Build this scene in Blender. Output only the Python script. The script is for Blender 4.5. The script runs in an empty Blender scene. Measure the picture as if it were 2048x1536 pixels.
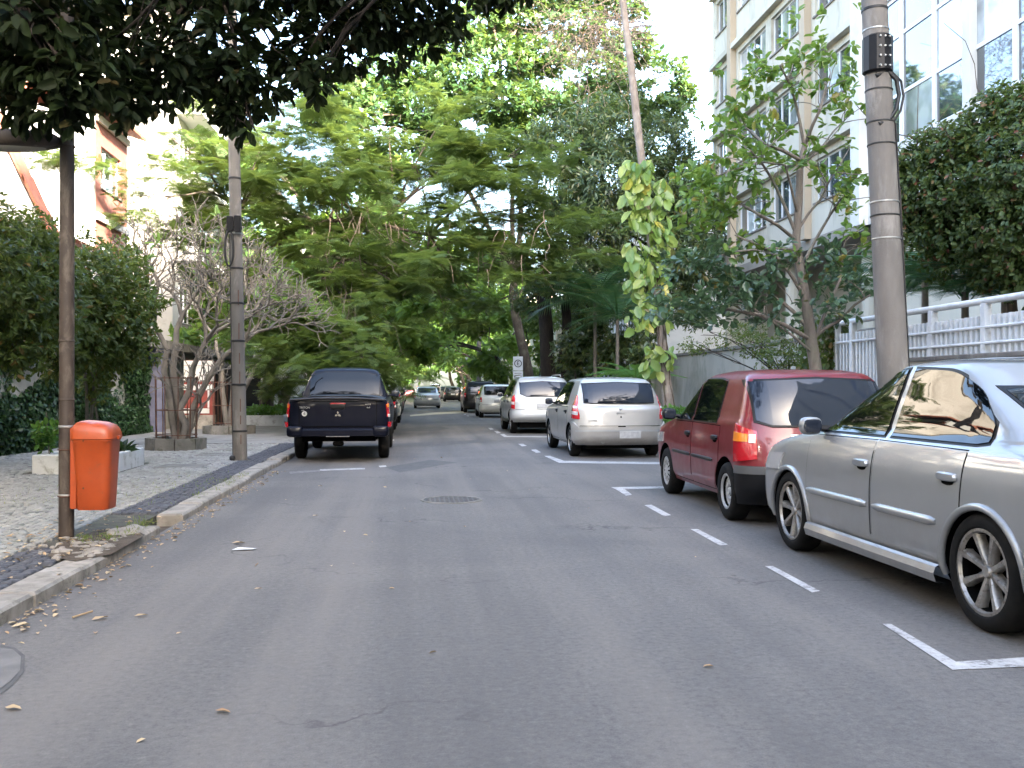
import bpy, bmesh, math, random
import numpy as np
from mathutils import Vector

random.seed(5)
RNG = np.random.default_rng(11)
PI = math.pi
scene = bpy.context.scene
C = scene.collection

# ------------------------------------------------------------------ camera
F_PX, CAM_H = 1880.0, 1.30
YAW, PITCH = math.atan(199 / F_PX), math.atan(9 / F_PX)
cam_d = bpy.data.cameras.new('camera')
cam_d.sensor_width = 36
cam_d.lens = F_PX / 2048 * 36
cam_d.clip_end = 3000
cam = bpy.data.objects.new('camera', cam_d)
C.objects.link(cam)
cam.location = (0, 0, CAM_H)
cam.rotation_euler = (PI / 2 + PITCH, 0, -YAW)
scene.camera = cam

# ------------------------------------------------------------------ sky, sun, exposure
SUN_DIR = Vector((0.48, -0.88, 0)).normalized()
SUN_EL = math.radians(23)
world = bpy.data.worlds.new('World')
scene.world = world
world.use_nodes = True
wn = world.node_tree
wn.nodes.clear()
sky = wn.nodes.new('ShaderNodeTexSky')
sky.sky_type = 'NISHITA'
sky.sun_disc = False
sky.sun_elevation = SUN_EL
sky.sun_rotation = math.atan2(SUN_DIR.x, SUN_DIR.y)
sky.air_density = 1.0
sky.dust_density = 4.0
sky.ozone_density = 1.0
bg = wn.nodes.new('ShaderNodeBackground')
bg.inputs['Strength'].default_value = 0.15
wo = wn.nodes.new('ShaderNodeOutputWorld')
wn.links.new(sky.outputs[0], bg.inputs[0])
wn.links.new(bg.outputs[0], wo.inputs[0])
sun_d = bpy.data.lights.new('sun', 'SUN')
sun_d.energy = 3.6
sun_d.angle = math.radians(0.55)
sun_d.color = (1.0, 0.93, 0.82)
sun = bpy.data.objects.new('sun', sun_d)
C.objects.link(sun)
sd = Vector((SUN_DIR.x * math.cos(SUN_EL), SUN_DIR.y * math.cos(SUN_EL), math.sin(SUN_EL)))
sun.rotation_euler = sd.to_track_quat('Z', 'Y').to_euler()
sun.location = (20, -20, 40)
scene.view_settings.view_transform = 'Standard'
scene.view_settings.look = 'None'
scene.view_settings.gamma = 1
scene.view_settings.use_curve_mapping = False
scene.view_settings.exposure = 3.85
scene.render.engine = 'CYCLES'
scene.cycles.use_denoising = True
scene.cycles.max_bounces = 7
scene.cycles.diffuse_bounces = 4
scene.cycles.glossy_bounces = 3
scene.cycles.transmission_bounces = 4
scene.cycles.transparent_max_bounces = 6
scene.cycles.sample_clamp_indirect = 6
scene.cycles.caustics_reflective = False
scene.cycles.caustics_refractive = False

# ------------------------------------------------------------------ pixel helpers (photo pixels -> places in the street)
def ray(px, py):
    x, z = (px - 1024) / F_PX, (768 - py) / F_PX
    cp, sp = math.cos(PITCH), math.sin(PITCH)
    y2, z2 = cp - z * sp, sp + z * cp
    cy, sy = math.cos(YAW), math.sin(YAW)
    return Vector((x * cy + y2 * sy, -x * sy + y2 * cy, z2))
def gp(px, py, h=0.0):
    d = ray(px, py); t = (h - CAM_H) / d.z
    return Vector((d.x * t, d.y * t, h))
def pp(px, py, Y):
    d = ray(px, py); t = Y / d.y
    return Vector((d.x * t, Y, CAM_H + d.z * t))

# ------------------------------------------------------------------ objects
def tag(o, label=None, cat=None, group=None, kind=None):
    if label: o['label'] = label
    if cat: o['category'] = cat
    if group: o['group'] = group
    if kind: o['kind'] = kind
    return o
def thing(name, label, cat, loc=(0, 0, 0), rz=0.0, group=None):
    o = bpy.data.objects.new(name, None); C.objects.link(o)
    o.empty_display_size = .2
    o.location = loc; o.rotation_euler = (0, 0, rz)
    return tag(o, label, cat, group)
def wloc(o):
    v = Vector((0, 0, 0))
    while o is not None:
        v = v + o.location; o = o.parent
    return v
def link(name, me, parent=None):
    o = bpy.data.objects.new(name, me); C.objects.link(o)
    if parent is not None: o.parent = parent
    return o
def dup(o, parent=None, loc=None, rz=None, label=None, group=None):
    c = o.copy(); C.objects.link(c)
    if parent is not None: c.parent = parent
    for ch in list(o.children):
        dup(ch, c)
    if loc is not None: c.location = loc
    if rz is not None: c.rotation_euler = (0, 0, rz)
    if label: c['label'] = label
    if group: c['group'] = group
    return c
def np_mesh(name, V, Fs, mats, smooth=False):
    """V (N,3) array, Fs list of (M,k) index arrays"""
    me = bpy.data.meshes.new(name)
    V = np.asarray(V, dtype=np.float32)
    me.vertices.add(len(V)); me.vertices.foreach_set('co', V.ravel())
    li = np.concatenate([f.ravel() for f in Fs]).astype(np.int32)
    tot = np.concatenate([np.full(len(f), f.shape[1]) for f in Fs]).astype(np.int32)
    st = np.concatenate([[0], np.cumsum(tot)[:-1]]).astype(np.int32)
    me.loops.add(len(li)); me.loops.foreach_set('vertex_index', li)
    me.polygons.add(len(tot)); me.polygons.foreach_set('loop_start', st); me.polygons.foreach_set('loop_total', tot)
    if smooth: me.polygons.foreach_set('use_smooth', np.ones(len(tot), dtype=bool))
    me.update(calc_edges=True)
    for m in (mats if isinstance(mats, (list, tuple)) else [mats]): me.materials.append(m)
    return me

class MB:
    """collects simple solids, then links them as ONE mesh object"""
    def __init__(s): s.v = []; s.f = []
    def add(s, vs, fs):
        n = len(s.v); s.v += [tuple(p) for p in vs]; s.f += [tuple(n + i for i in f) for f in fs]; return s
    def box(s, x0, x1, y0, y1, z0, z1):
        return s.add([(x0,y0,z0),(x1,y0,z0),(x1,y1,z0),(x0,y1,z0),(x0,y0,z1),(x1,y0,z1),(x1,y1,z1),(x0,y1,z1)],
                     [(0,3,2,1),(4,5,6,7),(0,1,5,4),(1,2,6,5),(2,3,7,6),(3,0,4,7)])
    def cbox(s, x0, x1, y0, y1, z0, z1, c=.01):
        """box with chamfered upper edges"""
        return s.add([(x0,y0,z0),(x1,y0,z0),(x1,y1,z0),(x0,y1,z0),(x0,y0,z1-c),(x1,y0,z1-c),(x1,y1,z1-c),(x0,y1,z1-c),
                      (x0+c,y0+c,z1),(x1-c,y0+c,z1),(x1-c,y1-c,z1),(x0+c,y1-c,z1)],
                     [(0,3,2,1),(0,1,5,4),(1,2,6,5),(2,3,7,6),(3,0,4,7),(4,5,9,8),(5,6,10,9),(6,7,11,10),(7,4,8,11),(8,9,10,11)])
    def tube(s, pts, rad, seg=8, cap=True):
        pts = [Vector(p) for p in pts]
        if not isinstance(rad, (list, tuple)): rad = [rad] * len(pts)
        base = len(s.v); up = None
        for i, p in enumerate(pts):
            d = (pts[min(i+1, len(pts)-1)] - pts[max(i-1, 0)])
            if d.length < 1e-9: d = Vector((0,0,1))
            d.normalize()
            if up is None:
                a = Vector((1,0,0)) if abs(d.x) < .9 else Vector((0,1,0))
                up = (a - d * a.dot(d)).normalized()
            else:
                up = (up - d * up.dot(d))
                up = up.normalized() if up.length > 1e-6 else d.orthogonal().normalized()
            w = d.cross(up)
            for k in range(seg):
                t = 2 * PI * k / seg
                s.v.append(tuple(p + (up * math.cos(t) + w * math.sin(t)) * rad[i]))
        for i in range(len(pts) - 1):
            for k in range(seg):
                a = base + i * seg + k; b = base + i * seg + (k + 1) % seg
                s.f.append((a, b, b + seg, a + seg))
        if cap:
            s.f.append(tuple(base + k for k in reversed(range(seg))))
            s.f.append(tuple(base + (len(pts) - 1) * seg + k for k in range(seg)))
        return s
    def lathe(s, prof, c=(0,0,0), axis='z', seg=24, closed=False):
        """prof: (r, h) list"""
        base = len(s.v); c = Vector(c)
        for r, h in prof:
            for k in range(seg):
                t = 2 * PI * k / seg; a, b = r * math.cos(t), r * math.sin(t)
                q = Vector((a, b, h)) if axis == 'z' else (Vector((h, a, b)) if axis == 'x' else Vector((b, h, a)))
                s.v.append(tuple(c + q))
        for i in range(len(prof) - 1):
            for k in range(seg):
                a = base + i * seg + k; b = base + i * seg + (k + 1) % seg
                s.f.append((a, b, b + seg, a + seg))
        return s
    def sup(s, c, r, n=3.0, nu=14, nv=8):
        """superellipsoid: a rounded block"""
        base = len(s.v); e = 2.0 / n
        f = lambda v: math.copysign(abs(v) ** e, v)
        for j in range(nv + 1):
            ph = -PI / 2 + PI * j / nv
            for i in range(nu):
                th = 2 * PI * i / nu
                s.v.append((c[0] + r[0] * f(math.cos(ph)) * f(math.cos(th)), c[1] + r[1] * f(math.cos(ph)) * f(math.sin(th)), c[2] + r[2] * f(math.sin(ph))))
        for j in range(nv):
            for i in range(nu):
                a = base + j * nu + i; b = base + j * nu + (i + 1) % nu
                s.f.append((a, b, b + nu, a + nu))
        return s
    def prism(s, poly, axis, a, b):
        """poly of 2D points extruded along axis from a to b"""
        n = len(poly)
        def P(p, t):
            return (t, p[0], p[1]) if axis == 'x' else ((p[0], t, p[1]) if axis == 'y' else (p[0], p[1], t))
        return s.add([P(p, a) for p in poly] + [P(p, b) for p in poly],
                     [tuple(range(n))[::-1], tuple(n + i for i in range(n))] + [(i, (i + 1) % n, n + (i + 1) % n, n + i) for i in range(n)])
    def mesh(s, name, mat, smooth=False, off=None, fix=True):
        me = bpy.data.meshes.new(name)
        v = s.v if off is None else [(p[0]-off[0], p[1]-off[1], p[2]-off[2]) for p in s.v]
        me.from_pydata(v, [], s.f)
        for m in (mat if isinstance(mat, (list, tuple)) else [mat]): me.materials.append(m)
        if fix:
            bm = bmesh.new(); bm.from_mesh(me); bmesh.ops.remove_doubles(bm, verts=bm.verts, dist=1e-5)
            bmesh.ops.recalc_face_normals(bm, faces=bm.faces); bm.to_mesh(me); bm.free()
        if smooth:
            me.polygons.foreach_set('use_smooth', [True] * len(me.polygons))
            me.set_sharp_from_angle(angle=math.radians(smooth if smooth is not True else 40))
        return me
    def build(s, name, mat, parent=None, smooth=False, world=True):
        off = wloc(parent) if (parent is not None and world) else None
        return link(name, s.mesh(name, mat, smooth, off), parent)

# ------------------------------------------------------------------ materials
def nodes(name):
    m = bpy.data.materials.new(name); m.use_nodes = True
    nt = m.node_tree; b = nt.nodes['Principled BSDF']
    return m, nt, b
def N(nt, t, **kw):
    n = nt.nodes.new(t)
    for k, v in kw.items():
        if k in n.inputs: n.inputs[k].default_value = v
        else: setattr(n, k, v)
    return n
def rgba(c): return (c[0], c[1], c[2], 1)
def ramp(nt, fac, stops):
    r = nt.nodes.new('ShaderNodeValToRGB'); nt.links.new(fac, r.inputs[0])
    el = r.color_ramp.elements
    while len(el) < len(stops): el.new(.5)
    for e, (p, c) in zip(el, stops):
        e.position = p; e.color = rgba(c) if not isinstance(c, (int, float)) else (c, c, c, 1)
    return r.outputs[0]
def mixc(nt, fac, a, b, mode='MIX'):
    m = nt.nodes.new('ShaderNodeMix'); m.data_type = 'RGBA'; m.blend_type = mode
    for i, v in ((0, fac), (6, a), (7, b)):
        if hasattr(v, 'links'): nt.links.new(v, m.inputs[i])
        elif i == 0: m.inputs[0].default_value = v
        else: m.inputs[i].default_value = rgba(v)
    return m.outputs[2]
def mth(nt, op, a, b=0.0, clamp=False):
    m = nt.nodes.new('ShaderNodeMath'); m.operation = op; m.use_clamp = clamp
    for i, v in ((0, a), (1, b)):
        if hasattr(v, 'links'): nt.links.new(v, m.inputs[i])
        else: m.inputs[i].default_value = v
    return m.outputs[0]
def pos(nt): return nt.nodes.new('ShaderNodeNewGeometry').outputs['Position']
def noise(nt, vec, scale, detail=4, rough=.55, dist=0):
    n = N(nt, 'ShaderNodeTexNoise', Scale=scale, Detail=detail, Roughness=rough, Distortion=dist)
    nt.links.new(vec, n.inputs['Vector']); return n.outputs['Fac']
def bump(nt, b, h, strength=.3, dist=.01):
    n = N(nt, 'ShaderNodeBump', Strength=strength, Distance=dist)
    nt.links.new(h, n.inputs['Height']); nt.links.new(n.outputs[0], b.inputs['Normal'])
def setc(nt, b, c):
    if hasattr(c, 'links'): nt.links.new(c, b.inputs['Base Color'])
    else: b.inputs['Base Color'].default_value = rgba(c)

def plain(name, c, rough=.5, metal=0.0, coat=0.0, spec=.5, emit=None, es=0):
    m, nt, b = nodes(name); setc(nt, b, c)
    b.inputs['Roughness'].default_value = rough; b.inputs['Metallic'].default_value = metal
    b.inputs['Coat Weight'].default_value = coat; b.inputs['Specular IOR Level'].default_value = spec
    if emit: b.inputs['Emission Color'].default_value = rgba(emit); b.inputs['Emission Strength'].default_value = es
    return m
def worn(name, c1, c2, scale=3, rough=.8, bs=40, bstr=.3, bd=.01, c3=None, s3=.6, vert=1.0):
    """two tones in soft blotches, a third in streaks, fine relief"""
    m, nt, b = nodes(name); p = pos(nt)
    mp = N(nt, 'ShaderNodeMapping'); nt.links.new(p, mp.inputs[0]); mp.inputs['Scale'].default_value = (1, 1, vert)
    f = noise(nt, mp.outputs[0], scale, 6, .6)
    col = ramp(nt, f, [(.35, c1), (.68, c2)])
    if c3 is not None:
        f3 = noise(nt, mp.outputs[0], scale * s3 * 3, 5, .7, .4)
        col = mixc(nt, ramp(nt, f3, [(.52, 0.0), (.7, 1.0)]), col, c3)
    setc(nt, b, col); b.inputs['Roughness'].default_value = rough
    bump(nt, b, noise(nt, p, bs, 5, .65), bstr, bd)
    return m
def paint(name, c, metal=.0, rough=.35, flake=.04, dirt=(.16, .14, .12), coat=.9, spec=.5):
    m, nt, b = nodes(name); p = nt.nodes.new('ShaderNodeTexCoord').outputs['Object']
    f = noise(nt, p, 3.0, 5, .6)
    col = mixc(nt, ramp(nt, f, [(.4, 0.0), (.8, .14)]), c, tuple(x * .7 + .02 for x in c))
    sp = nt.nodes.new('ShaderNodeSeparateXYZ'); nt.links.new(p, sp.inputs[0])
    low = mth(nt, 'MULTIPLY', mth(nt, 'SUBTRACT', .62, sp.outputs[2], True), 1.1, True)
    low = mth(nt, 'MULTIPLY', low, ramp(nt, noise(nt, p, 9, 6, .7), [(.3, .15), (.7, 1.0)]))
    col = mixc(nt, low, col, dirt)
    setc(nt, b, col)
    b.inputs['Metallic'].default_value = metal
    nt.links.new(ramp(nt, noise(nt, p, 5, 4, .6), [(.3, rough), (.75, rough + .12)]), b.inputs['Roughness'])
    b.inputs['Coat Weight'].default_value = coat; b.inputs['Coat Roughness'].default_value = .06; b.inputs['Specular IOR Level'].default_value = spec
    bump(nt, b, noise(nt, p, 1.6, 2, .4), .06, .02)
    return m
def leafmat(name, cols, trans=.35, tcol=None, rough=.42, dead=None, spec=.35):
    m, nt, b = nodes(name)
    g = nt.nodes.new('ShaderNodeNewGeometry'); oi = nt.nodes.new('ShaderNodeObjectInfo')
    r = mth(nt, 'FRACT', mth(nt, 'ADD', g.outputs['Random Per Island'], oi.outputs['Random']))
    col = ramp(nt, r, [(i / max(1, len(cols) - 1) * .93, c) for i, c in enumerate(cols)] + ([(.975, dead)] if dead else []))
    big = noise(nt, g.outputs['Position'], .55, 3, .6)
    col = mixc(nt, ramp(nt, big, [(.35, 0.0), (.7, .45)]), col, cols[-1])
    setc(nt, b, col)
    b.inputs['Roughness'].default_value = rough; b.inputs['Specular IOR Level'].default_value = spec
    t = nt.nodes.new('ShaderNodeBsdfTranslucent')
    tc = tcol or tuple(min(.9, x * k) for x, k in zip(cols[-1], (2.2, 2.0, 1.1)))
    nt.links.new(mixc(nt, .65, col, tc), t.inputs[0])
    mx = nt.nodes.new('ShaderNodeMixShader'); mx.inputs[0].default_value = trans
    nt.links.new(b.outputs[0], mx.inputs[1]); nt.links.new(t.outputs[0], mx.inputs[2])
    nt.links.new(mx.outputs[0], nt.nodes['Material Output'].inputs[0])
    return m
def barkmat(name, c1, c2, c3=None, scale=6):
    m, nt, b = nodes(name); p = pos(nt)
    mp = N(nt, 'ShaderNodeMapping'); nt.links.new(p, mp.inputs[0]); mp.inputs['Scale'].default_value = (1, 1, .28)
    f = noise(nt, mp.outputs[0], scale * 2, 7, .7, .6)
    col = ramp(nt, f, [(.3, c1), (.7, c2)])
    if c3: col = mixc(nt, ramp(nt, noise(nt, p, 3, 4), [(.5, 0.0), (.68, .8)]), col, c3)
    setc(nt, b, col); b.inputs['Roughness'].default_value = .9
    bump(nt, b, f, .7, .03); return m

M = {}
def asphalt():
    m, nt, b = nodes('asphalt'); p = pos(nt)
    grain = noise(nt, p, 160, 4, .75)
    v = N(nt, 'ShaderNodeTexVoronoi', Scale=95.0); nt.links.new(p, v.inputs['Vector'])
    base = ramp(nt, grain, [(.34, (.082, .076, .071)), (.5, (.128, .119, .111)), (.66, (.21, .195, .18))])
    mp = N(nt, 'ShaderNodeMapping'); nt.links.new(p, mp.inputs[0]); mp.inputs['Scale'].default_value = (1, .22, 1)
    lane = noise(nt, mp.outputs[0], .9, 5, .6)
    base = mixc(nt, ramp(nt, lane, [(.35, .0), (.7, .6)]), base, (.14, .127, .114))
    blot = noise(nt, p, .35, 6, .62, .5)
    base = mixc(nt, ramp(nt, blot, [(.40, .0), (.6, .75)]), base, (.092, .087, .084))
    mid = noise(nt, p, 26, 6, .85)
    base = mixc(nt, ramp(nt, mid, [(.40, .55), (.50, .0)]), base, (.062, .058, .055))
    base = mixc(nt, ramp(nt, mid, [(.54, .0), (.64, .5)]), base, (.19, .177, .164))
    mp2 = N(nt, 'ShaderNodeMapping'); nt.links.new(p, mp2.inputs[0]); mp2.inputs['Scale'].default_value = (3.2, .12, 1)
    trk = noise(nt, mp2.outputs[0], .5, 4, .55)
    base = mixc(nt, ramp(nt, trk, [(.5, .0), (.66, .55)]), base, (.165, .148, .131))
    base = mixc(nt, ramp(nt, trk, [(.34, .6), (.48, .0)]), base, (.082, .077, .074))
    blot2 = noise(nt, p, 1.7, 6, .7, .3)
    base = mixc(nt, ramp(nt, blot2, [(.56, .0), (.72, .35)]), base, (.15, .138, .128))
    sm = noise(nt, p, 14, 5, .7)
    base = mixc(nt, ramp(nt, sm, [(.62, .0), (.72, .5)]), base, (.045, .043, .042))
    # hairline cracks
    dn = N(nt, 'ShaderNodeTexNoise', Scale=2.2, Detail=5.0); nt.links.new(p, dn.inputs['Vector'])
    add = nt.nodes.new('ShaderNodeVectorMath'); add.operation = 'ADD'; nt.links.new(p, add.inputs[0]); nt.links.new(dn.outputs['Color'], add.inputs[1])
    cv = N(nt, 'ShaderNodeTexVoronoi', Scale=.42, feature='DISTANCE_TO_EDGE'); nt.links.new(add.outputs[0], cv.inputs['Vector'])
    cr = ramp(nt, cv.outputs['Distance'], [(.0, 1.0), (.009, .0)])
    gate = ramp(nt, noise(nt, p, .5, 2), [(.5, 0.0), (.58, 1.0)])
    crk = mth(nt, 'MULTIPLY', cr, gate)
    base = mixc(nt, mth(nt, 'MULTIPLY', crk, .55), base, (.022, .021, .021))
    setc(nt, b, base)
    nt.links.new(ramp(nt, grain, [(.3, .62), (.7, .9)]), b.inputs['Roughness'])
    b.inputs['Specular IOR Level'].default_value = .35
    h = mth(nt, 'SUBTRACT', mth(nt, 'ADD', grain, mth(nt, 'MULTIPLY', v.outputs['Distance'], .6)), mth(nt, 'MULTIPLY', crk, 1.5))
    bump(nt, b, h, .45, .006)
    return m
M['asphalt'] = asphalt()
M['patch'] = worn('asphalt_patch', (.058, .055, .053), (.088, .083, .079), 6, .8, 150, .5, .006)
M['patch_light'] = worn('asphalt_light_patch', (.11, .103, .097), (.16, .15, .14), 4, .85, 150, .5, .006)
def roadpaint():
    m, nt, b = nodes('road_paint'); p = pos(nt)
    wear = noise(nt, p, 26, 6, .75); wear2 = noise(nt, p, 3.5, 4, .6)
    f = mth(nt, 'ADD', mth(nt, 'MULTIPLY', wear, .6), mth(nt, 'MULTIPLY', wear2, .4))
    col = ramp(nt, f, [(.38, (.46, .45, .43)), (.52, (.34, .33, .32)), (.60, (.12, .115, .11))])
    setc(nt, b, col); b.inputs['Roughness'].default_value = .75
    bump(nt, b, wear, .3, .004); return m
M['road_paint'] = roadpaint()
M['faint_paint'] = worn('faint_road_paint', (.085, .082, .08), (.22, .21, .2), 14, .8, 100, .3, .004)
M['sunlit_strip'] = worn('sunlit_road_strip', (.30, .26, .18), (.42, .38, .28), 6, .8, 60, .2, .005)  # pale tone standing in for sunlight on the far road
M['pave'] = worn('pavement_concrete', (.15, .145, .135), (.24, .23, .215), 1.4, .9, 60, .35, .01, (.10, .10, .088), .5)
M['soil'] = worn('soil', (.045, .032, .022), (.10, .075, .05), 5, .95, 30, .8, .03)
def cobble():
    m, nt, b = nodes('limestone_cobble'); g = nt.nodes.new('ShaderNodeNewGeometry'); oi = nt.nodes.new('ShaderNodeObjectInfo')
    r = mth(nt, 'FRACT', mth(nt, 'ADD', g.outputs['Random Per Island'], oi.outputs['Random']))
    col = ramp(nt, r, [(.0, (.20, .195, .18)), (.35, (.29, .28, .26)), (.7, (.24, .23, .21)), (.93, (.37, .36, .33)), (.97, (.11, .11, .105))])
    big = noise(nt, g.outputs['Position'], .8, 5, .65)
    col = mixc(nt, ramp(nt, big, [(.42, 0.0), (.72, .6)]), col, (.15, .16, .12))
    col = mixc(nt, ramp(nt, noise(nt, g.outputs['Position'], 30, 5, .7), [(.4, 0.0), (.75, .5)]), col, (.12, .115, .1))
    setc(nt, b, col); b.inputs['Roughness'].default_value = .8
    bump(nt, b, noise(nt, g.outputs['Position'], 70, 4), .4, .006); return m
M['cobble'] = cobble()
M['dark_cobble'] = worn('basalt_cobble', (.035, .036, .042), (.085, .085, .095), 20, .75, 70, .4, .006)
M['granite'] = worn('granite_kerb', (.19, .17, .145), (.33, .30, .26), 5, .85, 90, .5, .012, (.12, .11, .085), .6)
M['joint'] = worn('joint_dirt', (.04, .037, .03), (.095, .088, .07), 8, .95, 80, .5, .01, (.06, .075, .03), .5)
M['concrete'] = worn('pole_concrete', (.125, .113, .10), (.20, .182, .16), 2.2, .88, 70, .5, .012, (.26, .243, .22), .5, .3)
M['concrete_dark'] = worn('old_concrete', (.12, .115, .10), (.22, .205, .18), 3, .9, 50, .5, .015, (.07, .075, .05), .5)
M['steel_pole'] = worn('brown_steel_pole', (.028, .019, .014), (.052, .036, .026), 6, .6, 60, .25, .006, (.11, .09, .07), .5, .4)
M['orange'] = plain('orange_plastic', (.62, .115, .012), .42, 0, 0, .5)
def orange():
    m, nt, b = nodes('orange_plastic_worn'); p = pos(nt)
    col = ramp(nt, noise(nt, p, 5, 5, .65), [(.35, (.34, .055, .010)), (.7, (.28, .042, .007))])
    col = mixc(nt, ramp(nt, noise(nt, p, 22, 6, .75), [(.56, 0.0), (.72, .6)]), col, (.15, .06, .03))
    setc(nt, b, col); b.inputs['Roughness'].default_value = .42; bump(nt, b, noise(nt, p, 60, 3), .08, .004); return m
M['orange'] = orange()
M['white_wall'] = worn('white_render', (.48, .47, .44), (.58, .57, .54), .8, .9, 35, .25, .01, (.48, .47, .43), .5)
M['cream_wall'] = worn('cream_render', (.41, .38, .31), (.50, .465, .385), .5, .85, 30, .15, .01, (.28, .255, .20), .4, .35)
M['cream_dim'] = worn('weathered_cream_render', (.42, .395, .345), (.50, .47, .42), .5, .85, 30, .15, .01, (.27, .25, .21), .4)
M['tan_wall'] = worn('tan_render', (.34, .275, .20), (.40, .33, .24), .6, .85, 30, .15, .01)
M['grey_wall'] = worn('grey_render', (.27, .26, .225), (.36, .345, .30), .7, .9, 30, .3, .01, (.19, .19, .155), .5, .5)
M['brick'] = worn('red_brick', (.22, .075, .055), (.30, .12, .085), 9, .85, 50, .5, .01)
M['mortar'] = worn('brick_mortar', (.30, .24, .20), (.38, .32, .27), 6, .9, 50, .3, .01)
M['tile'] = worn('roof_tile', (.24, .075, .04), (.36, .13, .07), 5, .8, 30, .5, .01, (.12, .06, .045), .6)
M['soffit'] = worn('soffit', (.22, .20, .17), (.30, .27, .23), 1.0, .9, 30, .2, .01)
M['white_metal'] = worn('white_painted_metal', (.60, .61, .62), (.70, .71, .72), 4, .42, 40, .1, .004, (.50, .495, .48), .6)
M['white_frame'] = plain('white_window_frame', (.62, .63, .64), .4)
M['alu'] = plain('aluminium_frame', (.35, .36, .37), .35, .6)
def winglass(name, c, rough=.03):
    m, nt, b = nodes(name); p = pos(nt)
    col = mixc(nt, ramp(nt, noise(nt, p, .9, 3, .5), [(.42, 0.0), (.62, 1.0)]), c, tuple(x * .35 for x in c))
    setc(nt, b, col); b.inputs['Roughness'].default_value = rough; b.inputs['Coat Weight'].default_value = 1
    b.inputs['Specular IOR Level'].default_value = .8
    bump(nt, b, noise(nt, p, .8, 2), .05, .02); return m
M['win_glass'] = winglass('window_glass', (.055, .07, .08))
M['win_curtain'] = winglass('window_glass_curtain', (.34, .37, .38), .12)
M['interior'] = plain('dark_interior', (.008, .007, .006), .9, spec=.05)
M['dark_gate'] = worn('dark_iron_gate', (.007, .006, .006), (.014, .012, .011), 5, .6, 40, .2, .005)
M['blue_door'] = worn('blue_grey_door', (.07, .075, .12), (.12, .125, .18), 3, .6, 30, .1, .005)
M['red_panel'] = worn('red_painted_panel', (.17, .028, .02), (.22, .04, .028), 5, .7, 40, .15, .005)
M['white_paint'] = worn('white_painted_bar', (.50, .49, .46), (.60, .59, .56), 5, .7, 40, .2, .005, (.34, .33, .3), .6)
M['planter_white'] = worn('whitewashed_planter', (.55, .55, .53), (.66, .66, .64), 3, .85, 40, .3, .008, (.33, .32, .28), .6)
M['rust'] = worn('rusty_iron', (.07, .03, .018), (.13, .06, .035), 12, .85, 60, .5, .006)
M['cable'] = plain('black_cable', (.007, .007, .007), .55)
M['galv'] = plain('galvanised_band', (.38, .38, .37), .4, .7)
M['black_plastic'] = plain('black_plastic', (.006, .006, .007), .45, spec=.25)
M['rubber'] = worn('tyre_rubber', (.005, .005, .005), (.012, .011, .010), 12, .8, 60, .3, .004)
M['under'] = plain('underbody_black', (.003, .003, .003), .9, spec=.04)
M['seam'] = plain('door_gap', (.004, .004, .004), .8, spec=.05)
for k_, v_ in (('rubber', .16), ('dark_gate', .15), ('asphalt', .25)): M[k_].node_tree.nodes['Principled BSDF'].inputs['Specular IOR Level'].default_value = v_
M['chrome'] = plain('chrome', (.65, .65, .66), .12, 1)
M['alloy'] = worn('alloy_wheel', (.26, .24, .22), (.40, .38, .35), 14, .38, 50, .05, .003, (.11, .09, .075), .7)
M['alloy'].node_tree.nodes['Principled BSDF'].inputs['Metallic'].default_value = .6
M['steel_rim'] = worn('painted_steel_rim', (.30, .30, .30), (.42, .42, .42), 14, .4, 50, .05, .003)
M['glass_car'] = plain('car_glass', (.003, .004, .005), .015, 0, 0, .34)
M['glass_blue'] = plain('car_rear_glass', (.014, .019, .030), .02, 0, 0, .42)
M['lens_red'] = plain('red_lens', (.42, .012, .02), .12, 0, 1.0, .6)
M['lens_orange'] = plain('amber_lens', (.75, .22, .02), .15, 0, 1.0, .6)
M['lens_clear'] = plain('clear_lens', (.62, .60, .58), .12, .2, 1.0, .6)
M['lamp_lit_red'] = plain('lit_red_lamp', (.5, .02, .02), .3, 0, 0, .5, (1, .06, .03), 6)
M['plate'] = worn('grey_plate', (.36, .36, .36), (.46, .46, .46), 20, .5, 30, .02, .002)
M['silver'] = paint('silver_paint', (.285, .288, .29), .45, .36)
M['silver_warm'] = paint('warm_silver_paint', (.42, .405, .38), .4, .36)
M['silver_blue'] = paint('pale_silver_paint', (.42, .435, .44), .35, .34)
M['red'] = paint('faded_red_paint', (.15, .010, .015), .1, .34, dirt=(.08, .045, .04), coat=.6, spec=.3)
M['navy'] = paint('dark_navy_paint', (.004, .005, .012), 0, .3, dirt=(.006, .006, .007), coat=.22, spec=.08)
M['black'] = paint('black_paint', (.005, .005, .006), 0, .3, dirt=(.014, .013, .012), coat=.5, spec=.2)
M['white_car'] = paint('white_paint', (.55, .56, .53), 0, .34)
M['grey_car'] = paint('grey_paint', (.10, .105, .11), .4, .34)
M['maroon'] = paint('maroon_paint', (.13, .02, .022), .2, .34)
M['beige_car'] = paint('beige_paint', (.36, .31, .24), .3, .34)
M['tonneau'] = worn('vinyl_cover', (.008, .009, .013), (.015, .016, .022), 6, .5, 80, .2, .004)

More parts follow.
